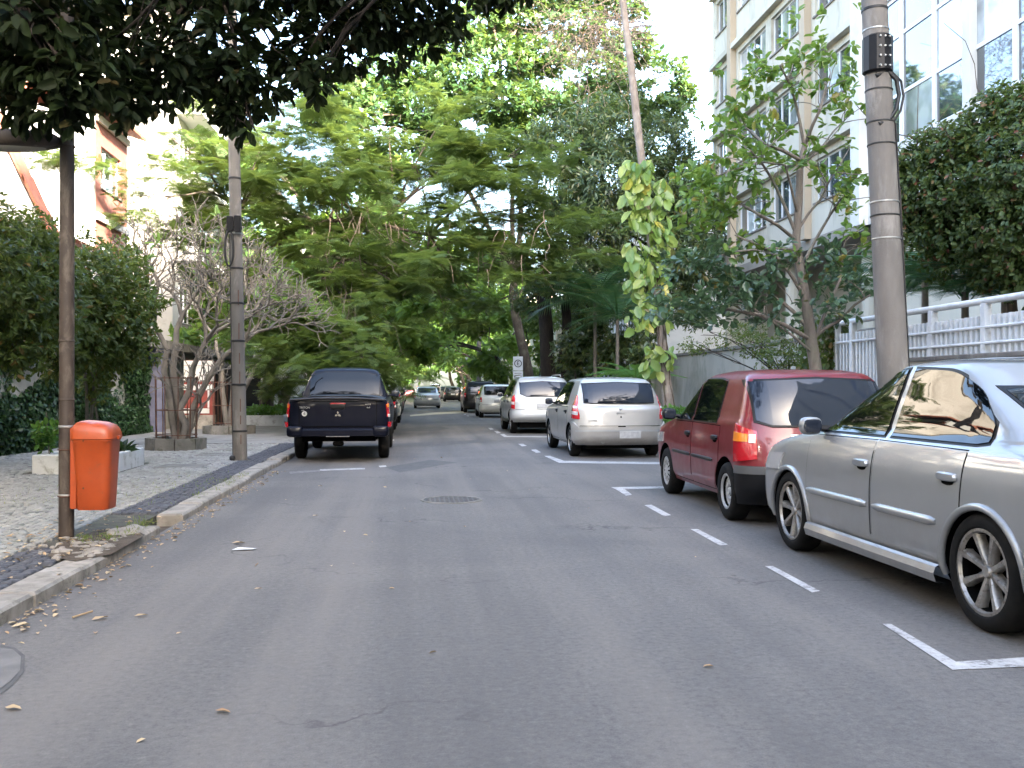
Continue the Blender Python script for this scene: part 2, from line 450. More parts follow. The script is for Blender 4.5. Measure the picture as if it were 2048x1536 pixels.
L_ = {}
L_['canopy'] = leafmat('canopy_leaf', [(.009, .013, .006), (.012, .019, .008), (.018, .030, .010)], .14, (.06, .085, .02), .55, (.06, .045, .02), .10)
L_['almond'] = leafmat('almond_leaf', [(.018, .05, .018), (.028, .07, .023), (.042, .092, .03), (.065, .115, .036)], .3, (.22, .32, .05), .4, (.09, .10, .03), .4)
L_['poinciana'] = leafmat('feathery_leaf', [(.040, .078, .022), (.062, .108, .029), (.096, .142, .038)], .38, (.26, .34, .055), .6)
L_['mango'] = leafmat('mango_leaf', [(.026, .055, .028), (.04, .08, .036), (.065, .11, .045), (.12, .14, .04)], .25, (.22, .30, .05), .33, (.16, .12, .03), .5)
L_['far'] = leafmat('street_tree_leaf', [(.04, .088, .022), (.06, .128, .03), (.11, .185, .045)], .45, (.42, .58, .09), .5, (.2, .18, .04))
L_['small'] = leafmat('broad_leaf', [(.045, .11, .03), (.07, .15, .035), (.12, .20, .04)], .38, (.34, .46, .06), .38, (.20, .13, .03), .45)
L_['bluish'] = leafmat('dark_broad_leaf', [(.03, .07, .04), (.045, .095, .055), (.07, .12, .06)], .25, (.18, .28, .07), .33, (.16, .12, .03), .5)
L_['ivy'] = leafmat('ivy_leaf', [(.012, .03, .012), (.02, .048, .018), (.032, .07, .024)], .2, (.10, .18, .03), .4)
L_['bush'] = leafmat('bush_leaf', [(.03, .062, .016), (.05, .09, .022), (.085, .12, .03)], .35, (.28, .32, .05), .45, (.14, .07, .02))
L_['boug'] = leafmat('bougainvillea_leaf', [(.032, .062, .022), (.05, .09, .03), (.085, .12, .035)], .32, (.25, .30, .05), .42, (.20, .06, .05))
L_['pothos'] = leafmat('pothos_leaf', [(.05, .13, .035), (.10, .20, .05), (.17, .26, .06), (.27, .32, .09)], .35, (.5, .6, .1), .33, (.42, .36, .06), .5)
L_['palm'] = leafmat('palm_leaf', [(.022, .065, .03), (.035, .09, .04), (.05, .12, .045)], .28, (.15, .28, .06), .4, (.16, .12, .04))
L_['fern'] = leafmat('fern_leaf', [(.05, .15, .03), (.08, .2, .04)], .38, (.3, .45, .06), .45)
L_['grass'] = leafmat('grass_blade', [(.05, .10, .02), (.09, .14, .03), (.16, .17, .06)], .35, (.3, .35, .06), .6)
L_['dry'] = leafmat('dry_leaf', [(.28, .16, .08), (.38, .26, .14), (.46, .36, .22)], .15, (.4, .25, .1), .7)
L_['twig'] = barkmat('dry_twig', (.16, .12, .09), (.26, .2, .15))
B_ = {}
B_['brown'] = barkmat('brown_bark', (.04, .028, .02), (.10, .075, .055), (.13, .12, .08))
B_['grey'] = barkmat('grey_bark', (.10, .085, .07), (.20, .17, .145), (.15, .15, .11))
B_['dark'] = barkmat('dark_bark', (.018, .013, .011), (.045, .033, .026))
B_['frangi'] = barkmat('frangipani_bark', (.115, .10, .082), (.21, .185, .155), (.10, .085, .065), 4)
B_['palmtrunk'] = barkmat('slender_trunk_bark', (.14, .11, .09), (.24, .20, .17), (.28, .25, .22), 5)
# ================================================================== THE SETTING
KL, KR = -2.24, 5.05            # kerb lines
def sheet(name, x0, x1, y0, y1, z, mat, nx=1, ny=1):
    xs = np.linspace(x0, x1, nx + 1); ys = np.linspace(y0, y1, ny + 1)
    V = np.array([(x, y, z) for y in ys for x in xs])
    Fq = np.array([(j*(nx+1)+i, j*(nx+1)+i+1, (j+1)*(nx+1)+i+1, (j+1)*(nx+1)+i) for j in range(ny) for i in range(nx)])
    return link(name, np_mesh(name, V, [Fq], mat))
tag(sheet('ground', -900, 900, -300, 1500, -.05, M['soil']), kind='structure')
road = tag(sheet('road', KL - .02, KR + .02, -40, 190, 0.0, M['asphalt']), kind='structure')
MB().box(-12.2, KL - .26, -40, 190, -.3, .055).build('pavement', M['joint'])
pavL = tag(bpy.data.objects['pavement'], kind='structure')
MB().box(KR + .15, 14.5, -40, 190, -.3, .13).build('pavement', M['pave'])
tag(bpy.data.objects['pavement.001'], kind='structure')
# pavement beyond the cobbles: concrete
tag(MB().box(-7.4, KL - .262, 21.5, 190, .05, .078).build('footpath', M['pave']), kind='structure')

# cobbles on the left pavement
def cobble_mesh(cx, cy, w, d, h, rot, z0=.040):
    """arrays of stones: chamfered blocks, slightly irregular"""
    n = len(cx)
    t = np.array([(-.5,-.5,0),(.5,-.5,0),(.5,.5,0),(-.5,.5,0),(-.5,-.5,.7),(.5,-.5,.7),(.5,.5,.7),(-.5,.5,.7),(-.36,-.36,1),(.36,-.36,1),(.36,.36,1),(-.36,.36,1)])
    V = np.repeat(t[None], n, 0).copy()
    j = RNG.normal(0, .06, (n, 4, 2))
    for k in range(4):
        V[:, k, :2] += j[:, k]; V[:, k+4, :2] += j[:, k]; V[:, k+8, :2] += j[:, k]
    V[:, :, 0] *= w[:, None]; V[:, :, 1] *= d[:, None]; V[:, :, 2] = z0 + V[:, :, 2] * (h[:, None])
    V[:, 8:, 2] += V[:, 8:, 0] * RNG.normal(0, .07, n)[:, None]
    c, s = np.cos(rot), np.sin(rot)
    X = V[:, :, 0] * c[:, None] - V[:, :, 1] * s[:, None] + cx[:, None]
    Y = V[:, :, 0] * s[:, None] + V[:, :, 1] * c[:, None] + cy[:, None]
    V[:, :, 0] = X; V[:, :, 1] = Y
    q = np.array([(0,1,5,4),(1,2,6,5),(2,3,7,6),(3,0,4,7),(4,5,9,8),(5,6,10,9),(6,7,11,10),(7,4,8,11),(8,9,10,11)])
    Fq = (q[None] + (np.arange(n) * 12)[:, None, None]).reshape(-1, 4)
    return V, Fq
def holes(x, y):
    k = np.ones(len(x), bool)
    k &= ~((x > -5.6) & (x < -4.25) & (y > 14.1) & (y < 16.1))
    k &= np.hypot(x + 4.8, y - 19.7) > .62
    k &= np.hypot(x + 2.82, y - 8.05) > .13
    k &= np.hypot(x + 2.95, y - 16.6) > .2
    k &= ~((x > -4.0) & (x < -3.25) & (y > 15.0) & (y < 15.75))
    return k
s = .078
gx, gy = np.meshgrid(np.arange(-7.35, KL - .72, s), np.arange(3.2, 21.4, s))
gx = gx.ravel(); gy = gy.ravel()
gx = gx + .02 * np.sin(gy * 3.1) + RNG.normal(0, .006, len(gx)); gy = gy + .02 * np.sin(gx * 2.7) + RNG.normal(0, .006, len(gy))
k = holes(gx, gy) & (RNG.random(len(gx)) > .012)
vis = gx > -gy * .47 - .2
k &= vis
gx, gy = gx[k], gy[k]
score = (gy * 1.0 + np.abs(gx + 2.9) * .4) + np.where(gy < 6.3, 50, 0) + np.where(gx < -gy * .435, 50, 0)
order = np.argsort(score)
near, rest = order[:300], order[300:]
w = RNG.uniform(.062, .074, len(gx)); d = RNG.uniform(.062, .074, len(gx)); h = RNG.uniform(.030, .042, len(gx)); rot = RNG.normal(0, .14, len(gx))
V, Fq = cobble_mesh(gx[rest], gy[rest], w[rest], d[rest], h[rest], rot[rest])
o = link('cobbles', np_mesh('cobbles', V.reshape(-1, 3), [Fq], M['cobble']), pavL); tag(o, kind='stuff')
cv = []
for i in range(6):
    V1, F1 = cobble_mesh(np.zeros(1), np.zeros(1), np.array([.068]), np.array([.068]), np.array([.036]), np.zeros(1))
    cv.append(np_mesh('cobble', V1.reshape(-1, 3), [F1], M['cobble']))
for i in near:
    o = link('cobble', cv[i % 6], pavL); o.location = (gx[i], gy[i], RNG.uniform(-.004, .004)); o.rotation_euler = (0, 0, rot[i])
# dark basalt band next to the kerb
s = .085
gx, gy = np.meshgrid(np.arange(KL - .66, KL - .27, s), np.arange(3.2, 30, s)); gx = gx.ravel(); gy = gy.ravel()
k = holes(gx, gy) & (RNG.random(len(gx)) > .06) & ~((gy > 7.6) & (gy < 9.6)) 
gx, gy = gx[k], gy[k]; n = len(gx)
V, Fq = cobble_mesh(gx + RNG.normal(0, .006, n), gy + RNG.normal(0, .006, n), RNG.uniform(.065, .08, n), RNG.uniform(.065, .08, n), RNG.uniform(.03, .042, n), RNG.normal(0, .16, n))
o = link('dark_cobbles', np_mesh('dark_cobbles', V.reshape(-1, 3), [Fq], M['dark_cobble']), pavL); tag(o, kind='stuff')
# inspection slab set among the cobbles
MB().cbox(-3.98, -3.27, 15.02, 15.73, .02, .079, .01).build('inspection_slab', M['concrete_dark'], pavL)
for y in (17.6, 19.0, 20.2):
    MB().cbox(-4.0 + (y - 17) * .05, -3.2, y, y + .7, .02, .080, .01).build('paving_slab', M['concrete_dark'], pavL)

# kerb stones
def kerb(x0, x1, label):
    kb = bpy.data.objects.new('kerb', None); C.objects.link(kb); kb.location = ((x0 + x1) / 2, 5, 0); tag(kb, kind='structure')
    y = -6.0
    while y < 120:
        L = random.uniform(.75, 1.15) if y < 45 else 6.0
        if not (x1 < 0 and 8.55 < y + L / 2 < 9.3):
            a, b2 = random.uniform(-.012, .012), random.uniform(-.014, .010)
            mb = MB(); mb.cbox(x0 + a, x1 + a, y + .008, y + L - .008, -.1, (.085 if x1 < 0 else .135) + b2, .018)
            mb.build('kerb_stone', M['granite'], kb)
        y += L
kerb(KL - .25, KL, 'l'); kerb(KR, KR + .16, 'r')
# displaced kerb boulder and rubble near the steel pole
p = gp(265, 1082)
mb = MB(); mb.sup((p.x-.05, p.y, .05), (.15, .22, .075), 2.6); 
mb.v = [(x + .02 * math.sin(13 * y), y, z + .012 * math.sin(31 * x + 9 * y)) for x, y, z in mb.v]
tag(mb.build('loose_stone', M['granite'], None, True), 'big rounded kerb stone tipped loose beside the broken kerb', 'stone')
mb = MB()
for i in range(150):
    px, py = random.gauss(190, 48), random.gauss(1098, 11)
    p = gp(px, py, .08); r = random.uniform(.01, .035)
    if p.x > KL - .05: continue
    mb.sup((p.x, p.y, .065 + r * .4), (r * random.uniform(.8, 1.8), r * random.uniform(.8, 1.6), r * .8), 2.5, 6, 4)
tag(mb.build('rubble', M['granite'], None, True), 'scattered broken stone chips around the foot of the brown pole', 'rubble', None, 'stuff')
# packed earth between
MB().add([tuple(gp(x, y, .084)) for x, y in ((95, 1112), (150, 1122), (222, 1108), (290, 1070), (255, 1050), (190, 1062), (120, 1085))], [tuple(range(7))]).build('earth_patch', M['soil'])
tag(bpy.data.objects['earth_patch'], kind='structure')

# painted markings, and a sunlit strip painted in
def strip(name, pts, mat, z=.004):
    o = MB().add([(x, y, z) for x, y in pts], [tuple(range(len(pts)))]).build(name, mat); return o
mk = bpy.data.objects.new('markings_and_sun_strip', None); C.objects.link(mk); tag(mk, kind='structure')
def mark(pts, mat='road_paint', z=.004):
    strip('marking_or_sun_strip', pts, M[mat], z).parent = mk
def dash(x, y0, y1, wd=.1): mark([(x - wd/2, y0), (x + wd/2, y0), (x + wd/2, y1), (x - wd/2, y1)])
def pix(ps, mat='road_paint', z=.004):
    mark([(gp(a, b).x, gp(a, b).y) for a, b in ps], mat, z)
pix([(1765,1249),(1782,1249),(1912,1325),(2110,1312),(2110,1332),(1905,1341)])
for q in ([(1530,1133),(1546,1133),(1640,1183),(1624,1186)], [(1381,1059),(1396,1059),(1456,1090),(1440,1092)],
          [(1289,1011),(1303,1010),(1342,1031),(1328,1033)], [(1222,975),(1330,973),(1330,977),(1250,979),(1264,990),(1252,992),(1232,979)],
          [(1088,912),(1100,912),(1128,922),(1330,925),(1330,929),(1118,926)], [(1062,900),(1072,899),(1082,905),(1072,906)],
          [(1036,888),(1046,888),(1054,892),(1044,893)], [(1000,869),(1008,868),(1014,872),(1100,873),(1100,875),(1008,874)],
          [(988,862),(995,862),(1002,866),(994,867)], [(976,856),(983,856),(988,859),(981,860)]): pix(q)
for y in (44, 46.5, 50): dash(2.6, y, y + .9)
pix([(578,944),(640,940),(640,943),(580,948)], 'faint_paint'); pix([(640,939),(730,936),(730,939),(640,942)])
pix([(757,932),(772,931),(773,934),(760,935)]); pix([(775,891),(784,890),(785,893),(777,894)]); pix([(780,880),(788,879),(789,881),(781,883)])
for y in (34, 38, 43): dash(-.62, y, y + .6)
pix([(820,830),(870,825),(935,822),(935,826),(870,829),(820,833)], 'sunlit_strip')  # thin band of sunlight across the road, painted as a pale strip
# repaired patches in the asphalt
def patchp(ps, mat): 
    o = strip('asphalt_patch', [(gp(a, b).x, gp(a, b).y) for a, b in ps], M[mat], .003); tag(o, kind='structure')
patchp([(800,858),(880,853),(900,857),(870,862),(805,863)], 'patch')
patchp([(780,888),(960,880),(985,884),(840,893),(780,894)], 'patch')
patchp([(770,935),(860,920),(915,925),(800,945)], 'patch')
patchp([(0,1292),(30,1296),(50,1312),(48,1345),(25,1372),(0,1390),(-60,1395),(-60,1290)], 'patch')
o = strip('asphalt_patch', [(gp(a, b).x, gp(a, b).y) for a, b in [(0,1298),(26,1301),(42,1315),(40,1343),(20,1365),(0,1380),(-60,1388),(-60,1296)]], M['patch_light'], .006); tag(o, kind='structure')

# manhole
p = gp(903, 1000)
mh = thing('manhole_cover', 'round worn iron manhole cover set in the middle of the road', 'manhole', (p.x, p.y, 0))
MB().lathe([(.36, .0), (.36, .007), (.325, .009), (.325, .004)], (p.x, p.y, 0), seg=40).build('rim', M['concrete_dark'], mh)
mb = MB(); mb.lathe([(.315, .002), (.315, .007), (.0, .007)], (p.x, p.y, 0), seg=40)
for i in range(-5, 6):
    for j in range(-5, 6):
        if math.hypot(i, j) < 5.1: mb.box(p.x + i*.055 - .017, p.x + i*.055 + .017, p.y + j*.055 - .017, p.y + j*.055 + .017, .006, .011)
mb.build('lid', M['patch'], mh)

# litter leaves on the road
lm = np_mesh('fallen_leaf', np.array([(0,0,.004),(.045,.028,.02),(.11,.024,.012),(.15,0,.004),(.11,-.024,.022),(.045,-.028,.01),(.07,0,.006)]), [np.array([(0,1,6),(1,2,6),(2,3,6),(3,4,6),(4,5,6),(5,0,6)])], L_['dry'])
for i, (px, py, sc, lab) in enumerate([(463,1088,1.5,'curled brown leaf on the asphalt nearest the dropped white scrap'), (183,1243,1.3,'large tan leaf on the road below the near kerb end'),
        (268,1235,1.0,'pale tan leaf on the road right of the larger one'), (22,1257,1.3,'long dry leaf against the kerb at the left edge'), (10,1418,1.1,'dry leaf lying by the light asphalt patch'),
        (430,1424,1.0,'small yellowish leaf alone in the near left of the road'), (196,1164,.9,'small reddish leaf on the road below the brown pole'), (508,1180,.7,'tiny orange leaf on the open asphalt right of the pole'),
        (352,1270,.5,'tiny pale scrap of leaf on the near asphalt'), (636,973,.8,'small leaf on the road ahead of the pickup truck'), (60,1228,.8,'yellow leaf on the road at the kerb foot'), (625,1033,.8,'small brown leaf in the middle left of the road')]):
    p = gp(px, py); o = link('fallen_leaf', lm); o.location = (p.x, p.y, .006); o.rotation_euler = (random.uniform(-.1,.1), 0, random.uniform(-1, 1)); o.scale = (sc*.52,)*3
    tag(o, lab, 'leaf', 'fallen leaves on the road')
p = gp(487, 1100)
tag(MB().add([(p.x-.09,p.y-.02,.006),(p.x+.07,p.y-.04,.012),(p.x+.1,p.y+.03,.007),(p.x-.05,p.y+.05,.015)], [(0,1,2,3)]).build('paper_scrap', M['planter_white']), 'flat white scrap of paper lying on the asphalt', 'litter')
p0 = gp(145, 1238); p1 = gp(185, 1229)
tag(MB().tube([(p0.x,p0.y,.01),(p1.x,p1.y,.02)], .006, 5).build('dry_stem', L_['dry']), 'thin straw coloured stem lying on the near road', 'twig')

# ================================================================== CARS
class Surf:
    """a car body as stacked plan outlines: rows of (z, rear, front, half width, rear corner, front corner)"""
    def __init__(s, rows, n=3.2, dense=9):
        R = np.array(rows, float); s.n = n
        out = []
        for i in range(len(R) - 1):
            p0, p1, p2, p3 = R[max(i-1, 0)], R[i], R[i+1], R[min(i+2, len(R)-1)]
            for t in np.linspace(0, 1, dense, endpoint=False):
                q = .5 * ((2*p1) + (-p0+p2)*t + (2*p0-5*p1+4*p2-p3)*t*t + (-p0+3*p1-3*p2+p3)*t**3)
                q[0] = p1[0] + (p2[0]-p1[0]) * t
                out.append(q)
        out.append(R[-1]); s.D = np.array(out); s.R = R
        s.rows = s.D[::max(1, dense // 3)]
        if s.rows[-1][0] != R[-1][0]: s.rows = np.vstack([s.rows, R[-1]])
    def at(s, z): return [np.interp(z, s.D[:, 0], s.D[:, k]) for k in range(1, 6)]
    def side(s, l, z):
        r, f, w, Lr, Lf = s.at(z); w = w * (1 - .018 * ((l - (r+f)/2) / ((f-r)/2)) ** 2)
        t = 0
        if l < r + Lr: t = min(1, 1 - (l - r) / Lr)
        elif l > f - Lf: t = min(1, 1 - (f - l) / Lf)
        return w * max(0, 1 - t ** s.n) ** (1 / s.n)
    def rear(s, x, z):
        r, f, w, Lr, Lf = s.at(z); t = min(1, abs(x) / max(w, 1e-4))
        return r + Lr * (1 - max(0, 1 - t ** s.n) ** (1 / s.n))
    def front(s, x, z):
        r, f, w, Lr, Lf = s.at(z); t = min(1, abs(x) / max(w, 1e-4))
        return f - Lf * (1 - max(0, 1 - t ** s.n) ** (1 / s.n))
    def arc(s, t, z, end='r', off=0.0):
        """t 0..1 round the corner from the centre line, beyond 1 metres along the side"""
        r, f, w, Lr, Lf = s.at(z); L = Lr if end == 'r' else Lf; e = 2 / s.n
        def P(t):
            if t <= 1:
                th = t * PI / 2
                # blend of angle and arc so samples stay even
                x = w * math.sin(th) ** e; dl = L * (1 - max(0, 1 - (x / w) ** s.n) ** (1 / s.n)) if x < w * .9999 else L
                c = math.cos(th) ** e; dl = L * (1 - c)
            else: x = w; dl = L + (t - 1)
            return Vector((x, (r + dl) if end == 'r' else (f - dl), z))
        p = P(t)
        if off:
            a, b = P(max(0, t - .02)), P(t + .02); d = (b - a); d = Vector((d.x, d.y, 0))
            if d.length > 1e-6:
                d.normalize(); nrm = Vector((d.y, -d.x, 0)) if end == 'r' else Vector((-d.y, d.x, 0))
                p = p + nrm * off
        return p
    def mesh(s, mat, na=10, ns=16):
        V = []; e = 2 / s.n
        for z, r, f, w, Lr, Lf in s.rows:
            half = []
            for i in range(na): half.append(s.arc(i / na, z, 'r'))
            for l in np.linspace(r + Lr, f - Lf, ns): half.append(Vector((s.side(l, z), l, z)))
            for i in reversed(range(na)): half.append(s.arc(i / na, z, 'f'))
            ring = half + [Vector((-p.x, p.y, p.z)) for p in reversed(half[1:-1])]
            V.append(ring)
        n = len(V[0]); mb = MB()
        vs = [p for ring in V for p in ring]; fs = []
        for j in range(len(V) - 1):
            for i in range(n): fs.append((j*n+i, j*n+(i+1)%n, (j+1)*n+(i+1)%n, (j+1)*n+i))
        # caps as fans across the width
        for base, flip in ((0, True), ((len(V)-1)*n, False)):
            m = n // 2
            for i in range(m - 0):
                a, b, c, d = base+i, base+i+1, base+(n-i-1)%n, base+(n-i)%n
                q = [a, b, c, d]; q2 = []
                for x in q:
                    if x not in q2: q2.append(x)
                if len(q2) >= 3: fs.append(tuple(q2[::-1]) if flip else tuple(q2))
        mb.add(vs, fs); return mb

def lin(pts, t):
    return float(np.interp(t, [p[0] for p in pts], [p[1] for p in pts]))
def panel(S, kind, bot, top, sg=1, off=.004, nc=16, nr=6, skirt=.02, end='r'):
    """sheet that follows the body between two curves; bot/top are (u, z) lists"""
    u0, u1 = bot[0][0], bot[-1][0]; mb = MB()
    us = sorted(set(list(np.linspace(u0, u1, nc)) + [p[0] for p in bot] + [p[0] for p in top if u0 < p[0] < u1]))
    def P(u, z, o):
        if kind == 'side': return (sg * (S.side(u, z) + o), u, z)
        if kind == 'rear': return (u, S.rear(u, z) - o, z)
        if kind == 'front': return (u, S.front(u, z) + o, z)
        p = S.arc(abs(u), z, end, o); return (math.copysign(p.x, u) * sg if kind == 'arcboth' else p.x * sg, p.y, z)
    G = []
    for u in us:
        zb, zt = lin(bot, u), lin(top, u)
        if zt < zb + .002: zt = zb + .002
        G.append([(u, zb + (zt - zb) * j / nr) for j in range(nr + 1)])
    nc2 = len(us)
    vs = [P(u, z, off) for col in G for u, z in col]
    fs = [(i*(nr+1)+j, (i+1)*(nr+1)+j, (i+1)*(nr+1)+j+1, i*(nr+1)+j+1) for i in range(nc2-1) for j in range(nr)]
    bd = [(i, 0) for i in range(nc2)] + [(nc2-1, j) for j in range(1, nr+1)] + [(i, nr) for i in range(nc2-2, -1, -1)] + [(0, j) for j in range(nr-1, 0, -1)]
    b0 = len(vs); vs += [P(G[i][j][0], G[i][j][1], off - skirt) for i, j in bd]
    m = len(bd)
    for k in range(m):
        i, j = bd[k]; i2, j2 = bd[(k+1) % m]
        fs.append((i*(nr+1)+j, i2*(nr+1)+j2, b0 + (k+1) % m, b0 + k))
    mb.add(vs, fs); return mb
def soft(pts, w=.09, n=26):
    # round off the corners of a window's upper edge
    u0, u1 = pts[0][0], pts[-1][0]; out = []
    for u in np.linspace(u0, u1, n):
        k = min(w, u - u0, u1 - u); out.append((float(u), sum(lin(pts, u + k * q) for q in (-1, -.5, 0, .5, 1)) / 5))
    return out
def grow(pts_bot, pts_top, d):
    """widen a panel outline by d on every side (for the gap or gasket behind it)"""
    b = [(u, z - d) for u, z in pts_bot]; t = [(u, z + d) for u, z in pts_top]
    b[0] = (b[0][0] - d, b[0][1]); b[-1] = (b[-1][0] + d, b[-1][1]); t[0] = (t[0][0] - d, t[0][1]); t[-1] = (t[-1][0] + d, t[-1][1])
    return b, t

WHEELS = {}
def wheel_proto(style, R):
    key = (style, round(R, 3))
    if key in WHEELS: return WHEELS[key]
    rr = R * (.72 if style == 'alloy8' else .66 if style.startswith('alloy') else .60); wd = .095
    ty = MB().lathe([(rr, -wd*.75), (rr+.012, -wd*.95), (R-.045, -wd*1.02), (R-.014, -wd*.86), (R, -wd*.6), (R, wd*.6), (R-.014, wd*.86), (R-.045, wd*1.02), (rr+.012, wd*.95), (rr, wd*.75)], axis='x', seg=40)
    tm = ty.mesh('tyre', M['rubber'], 40)
    rb = MB(); rb.lathe([(rr+.004, wd*.86), (rr-.012, wd*.88), (rr-.020, wd*.68)], axis='x', seg=40)
    if style == 'alloy8':
        for k in range(8):
            a = 2*PI*k/8 + .2; c, s_ = math.cos(a), math.sin(a)
            def Q(r, t, x): return (x, c*r - s_*t, s_*r + c*t)
            pr = [(.035, .021, wd*.50), (rr*.45, .017, wd*.62), (rr*.8, .024, wd*.70), (rr-.008, .034, wd*.74)]
            vs = []
            for r, t, x in pr: vs += [Q(r, -t, x-.014), Q(r, -t*.55, x), Q(r, t*.55, x), Q(r, t, x-.014), Q(r, t, x-.05), Q(r, -t, x-.05)]
            fs = [(i*6+k2, i*6+(k2+1)%6, (i+1)*6+(k2+1)%6, (i+1)*6+k2) for i in range(3) for k2 in range(6)]
            rb.add(vs, fs)
    elif style == 'alloy5':
        for k in range(5):
            a = 2*PI*k/5; c, s_ = math.cos(a), math.sin(a)
            def Q(r, t, x): return (x, c*r - s_*t, s_*r + c*t)
            vs = []
            for r, t, x in [(.03, .03, wd*.6), (rr*.5, .024, wd*.7), (rr-.008, .03, wd*.78)]: vs += [Q(r, -t, x), Q(r, t, x), Q(r, t, x-.04), Q(r, -t, x-.04)]
            rb.add(vs, [(i*4+k2, i*4+(k2+1)%4, (i+1)*4+(k2+1)%4, (i+1)*4+k2) for i in range(2) for k2 in range(4)])
    elif style == 'steel':
        rb.lathe([(rr-.012, wd*.55), (rr*.78, wd*.28), (rr*.6, wd*.5), (rr*.42, wd*.52), (rr*.34, wd*.36), (rr*.3, wd*.36)], axis='x', seg=40)
    else:  # cap with fins
        rb.lathe([(rr-.006, wd*.74), (rr*.82, wd*.84), (rr*.75, wd*.78), (rr*.4, wd*.86), (.0, wd*.88)], axis='x', seg=40)
    rb.lathe([(.0, wd*.66), (.03, wd*.64), (.038, wd*.5), (.038, wd*.2)], axis='x', seg=16)
    if style == 'steel':
        for k in range(8):
            a = 2*PI*k/8; rb.lathe([(.0, wd*.56), (.012, wd*.56), (.012, wd*.4)], (0, math.cos(a)*rr*.5, math.sin(a)*rr*.5), 'x', 8)
    rm = rb.mesh('rim', M['steel_rim'] if style in ('steel', 'cap') else M['alloy'], 35)
    hm = MB().lathe([(0, -.02), (rr-.03, -.02), (rr-.021, wd*.66), (rr-.012, wd*.5), (rr-.015, -.05), (0, -.05)], axis='x', seg=24).mesh('wheel', M['under'], 35)
    cap = None
    if style == 'cap':
        cb = MB()
        for k in range(12):
            a = 2*PI*k/12; c, s_ = math.cos(a), math.sin(a)
            cb.add([(wd*.80, c*rr*.8+s_*.012, s_*rr*.8-c*.012), (wd*.80, c*rr*.8-s_*.012, s_*rr*.8+c*.012), (wd*.87, c*rr*.42-s_*.008, s_*rr*.42+c*.008), (wd*.87, c*rr*.42+s_*.008, s_*rr*.42-c*.008)], [(0,1,2,3)])
        cap = cb.mesh('hub_slots', M['under'])
    WHEELS[key] = (hm, tm, rm, cap); return WHEELS[key]
def put_wheel(parent, style, R, x, y, spin=0.0):
    hm, tm, rm, cap = wheel_proto(style, R)
    o = link('wheel', hm, parent); o.location = (x, y, R); o.rotation_euler = (spin, 0, PI if x < 0 else 0)
    link('tyre', tm, o); link('rim', rm, o)
    if cap: link('hub_slots', cap, o)

def cut_arches(me, axles, R, w):
    """real wheel openings, cut out of the closed shell"""
    tmp = bpy.data.objects.new('tmp', me); C.objects.link(tmp)
    cs = MB()
    for y in axles:
        for sg in (-1, 1):
            seg = 40; x0, x1 = (.52, w + .3) if sg > 0 else (-w - .3, -.52); b = len(cs.v)
            for x in (x0, x1):
                for k in range(seg):
                    a = 2*PI*k/seg; cs.v.append((x, y + R*math.cos(a), .29 + R*math.sin(a)))
            cs.f.append(tuple(b + k for k in reversed(range(seg)))); cs.f.append(tuple(b + seg + k for k in range(seg)))
            for k in range(seg): cs.f.append((b+k, b+(k+1)%seg, b+seg+(k+1)%seg, b+seg+k))
    cm = cs.mesh('cut', [me.materials[0], M['under']]); 
    for p in cm.polygons: p.material_index = 1
    co = bpy.data.objects.new('cut', cm); C.objects.link(co)
    md = tmp.modifiers.new('b', 'BOOLEAN'); md.object = co; md.operation = 'DIFFERENCE'; md.solver = 'EXACT'
    me.materials.append(M['under'])
    dg = bpy.context.evaluated_depsgraph_get(); dg.update()
    out = bpy.data.meshes.new_from_object(tmp.evaluated_get(dg))
    bpy.data.objects.remove(tmp); bpy.data.objects.remove(co)
    out.polygons.foreach_set('use_smooth', [True] * len(out.polygons)); out.set_sharp_from_angle(angle=math.radians(38))
    return out

def P_(mb, name, mat, parent, smooth=35):
    return link(name, mb.mesh(name, mat, smooth), parent)

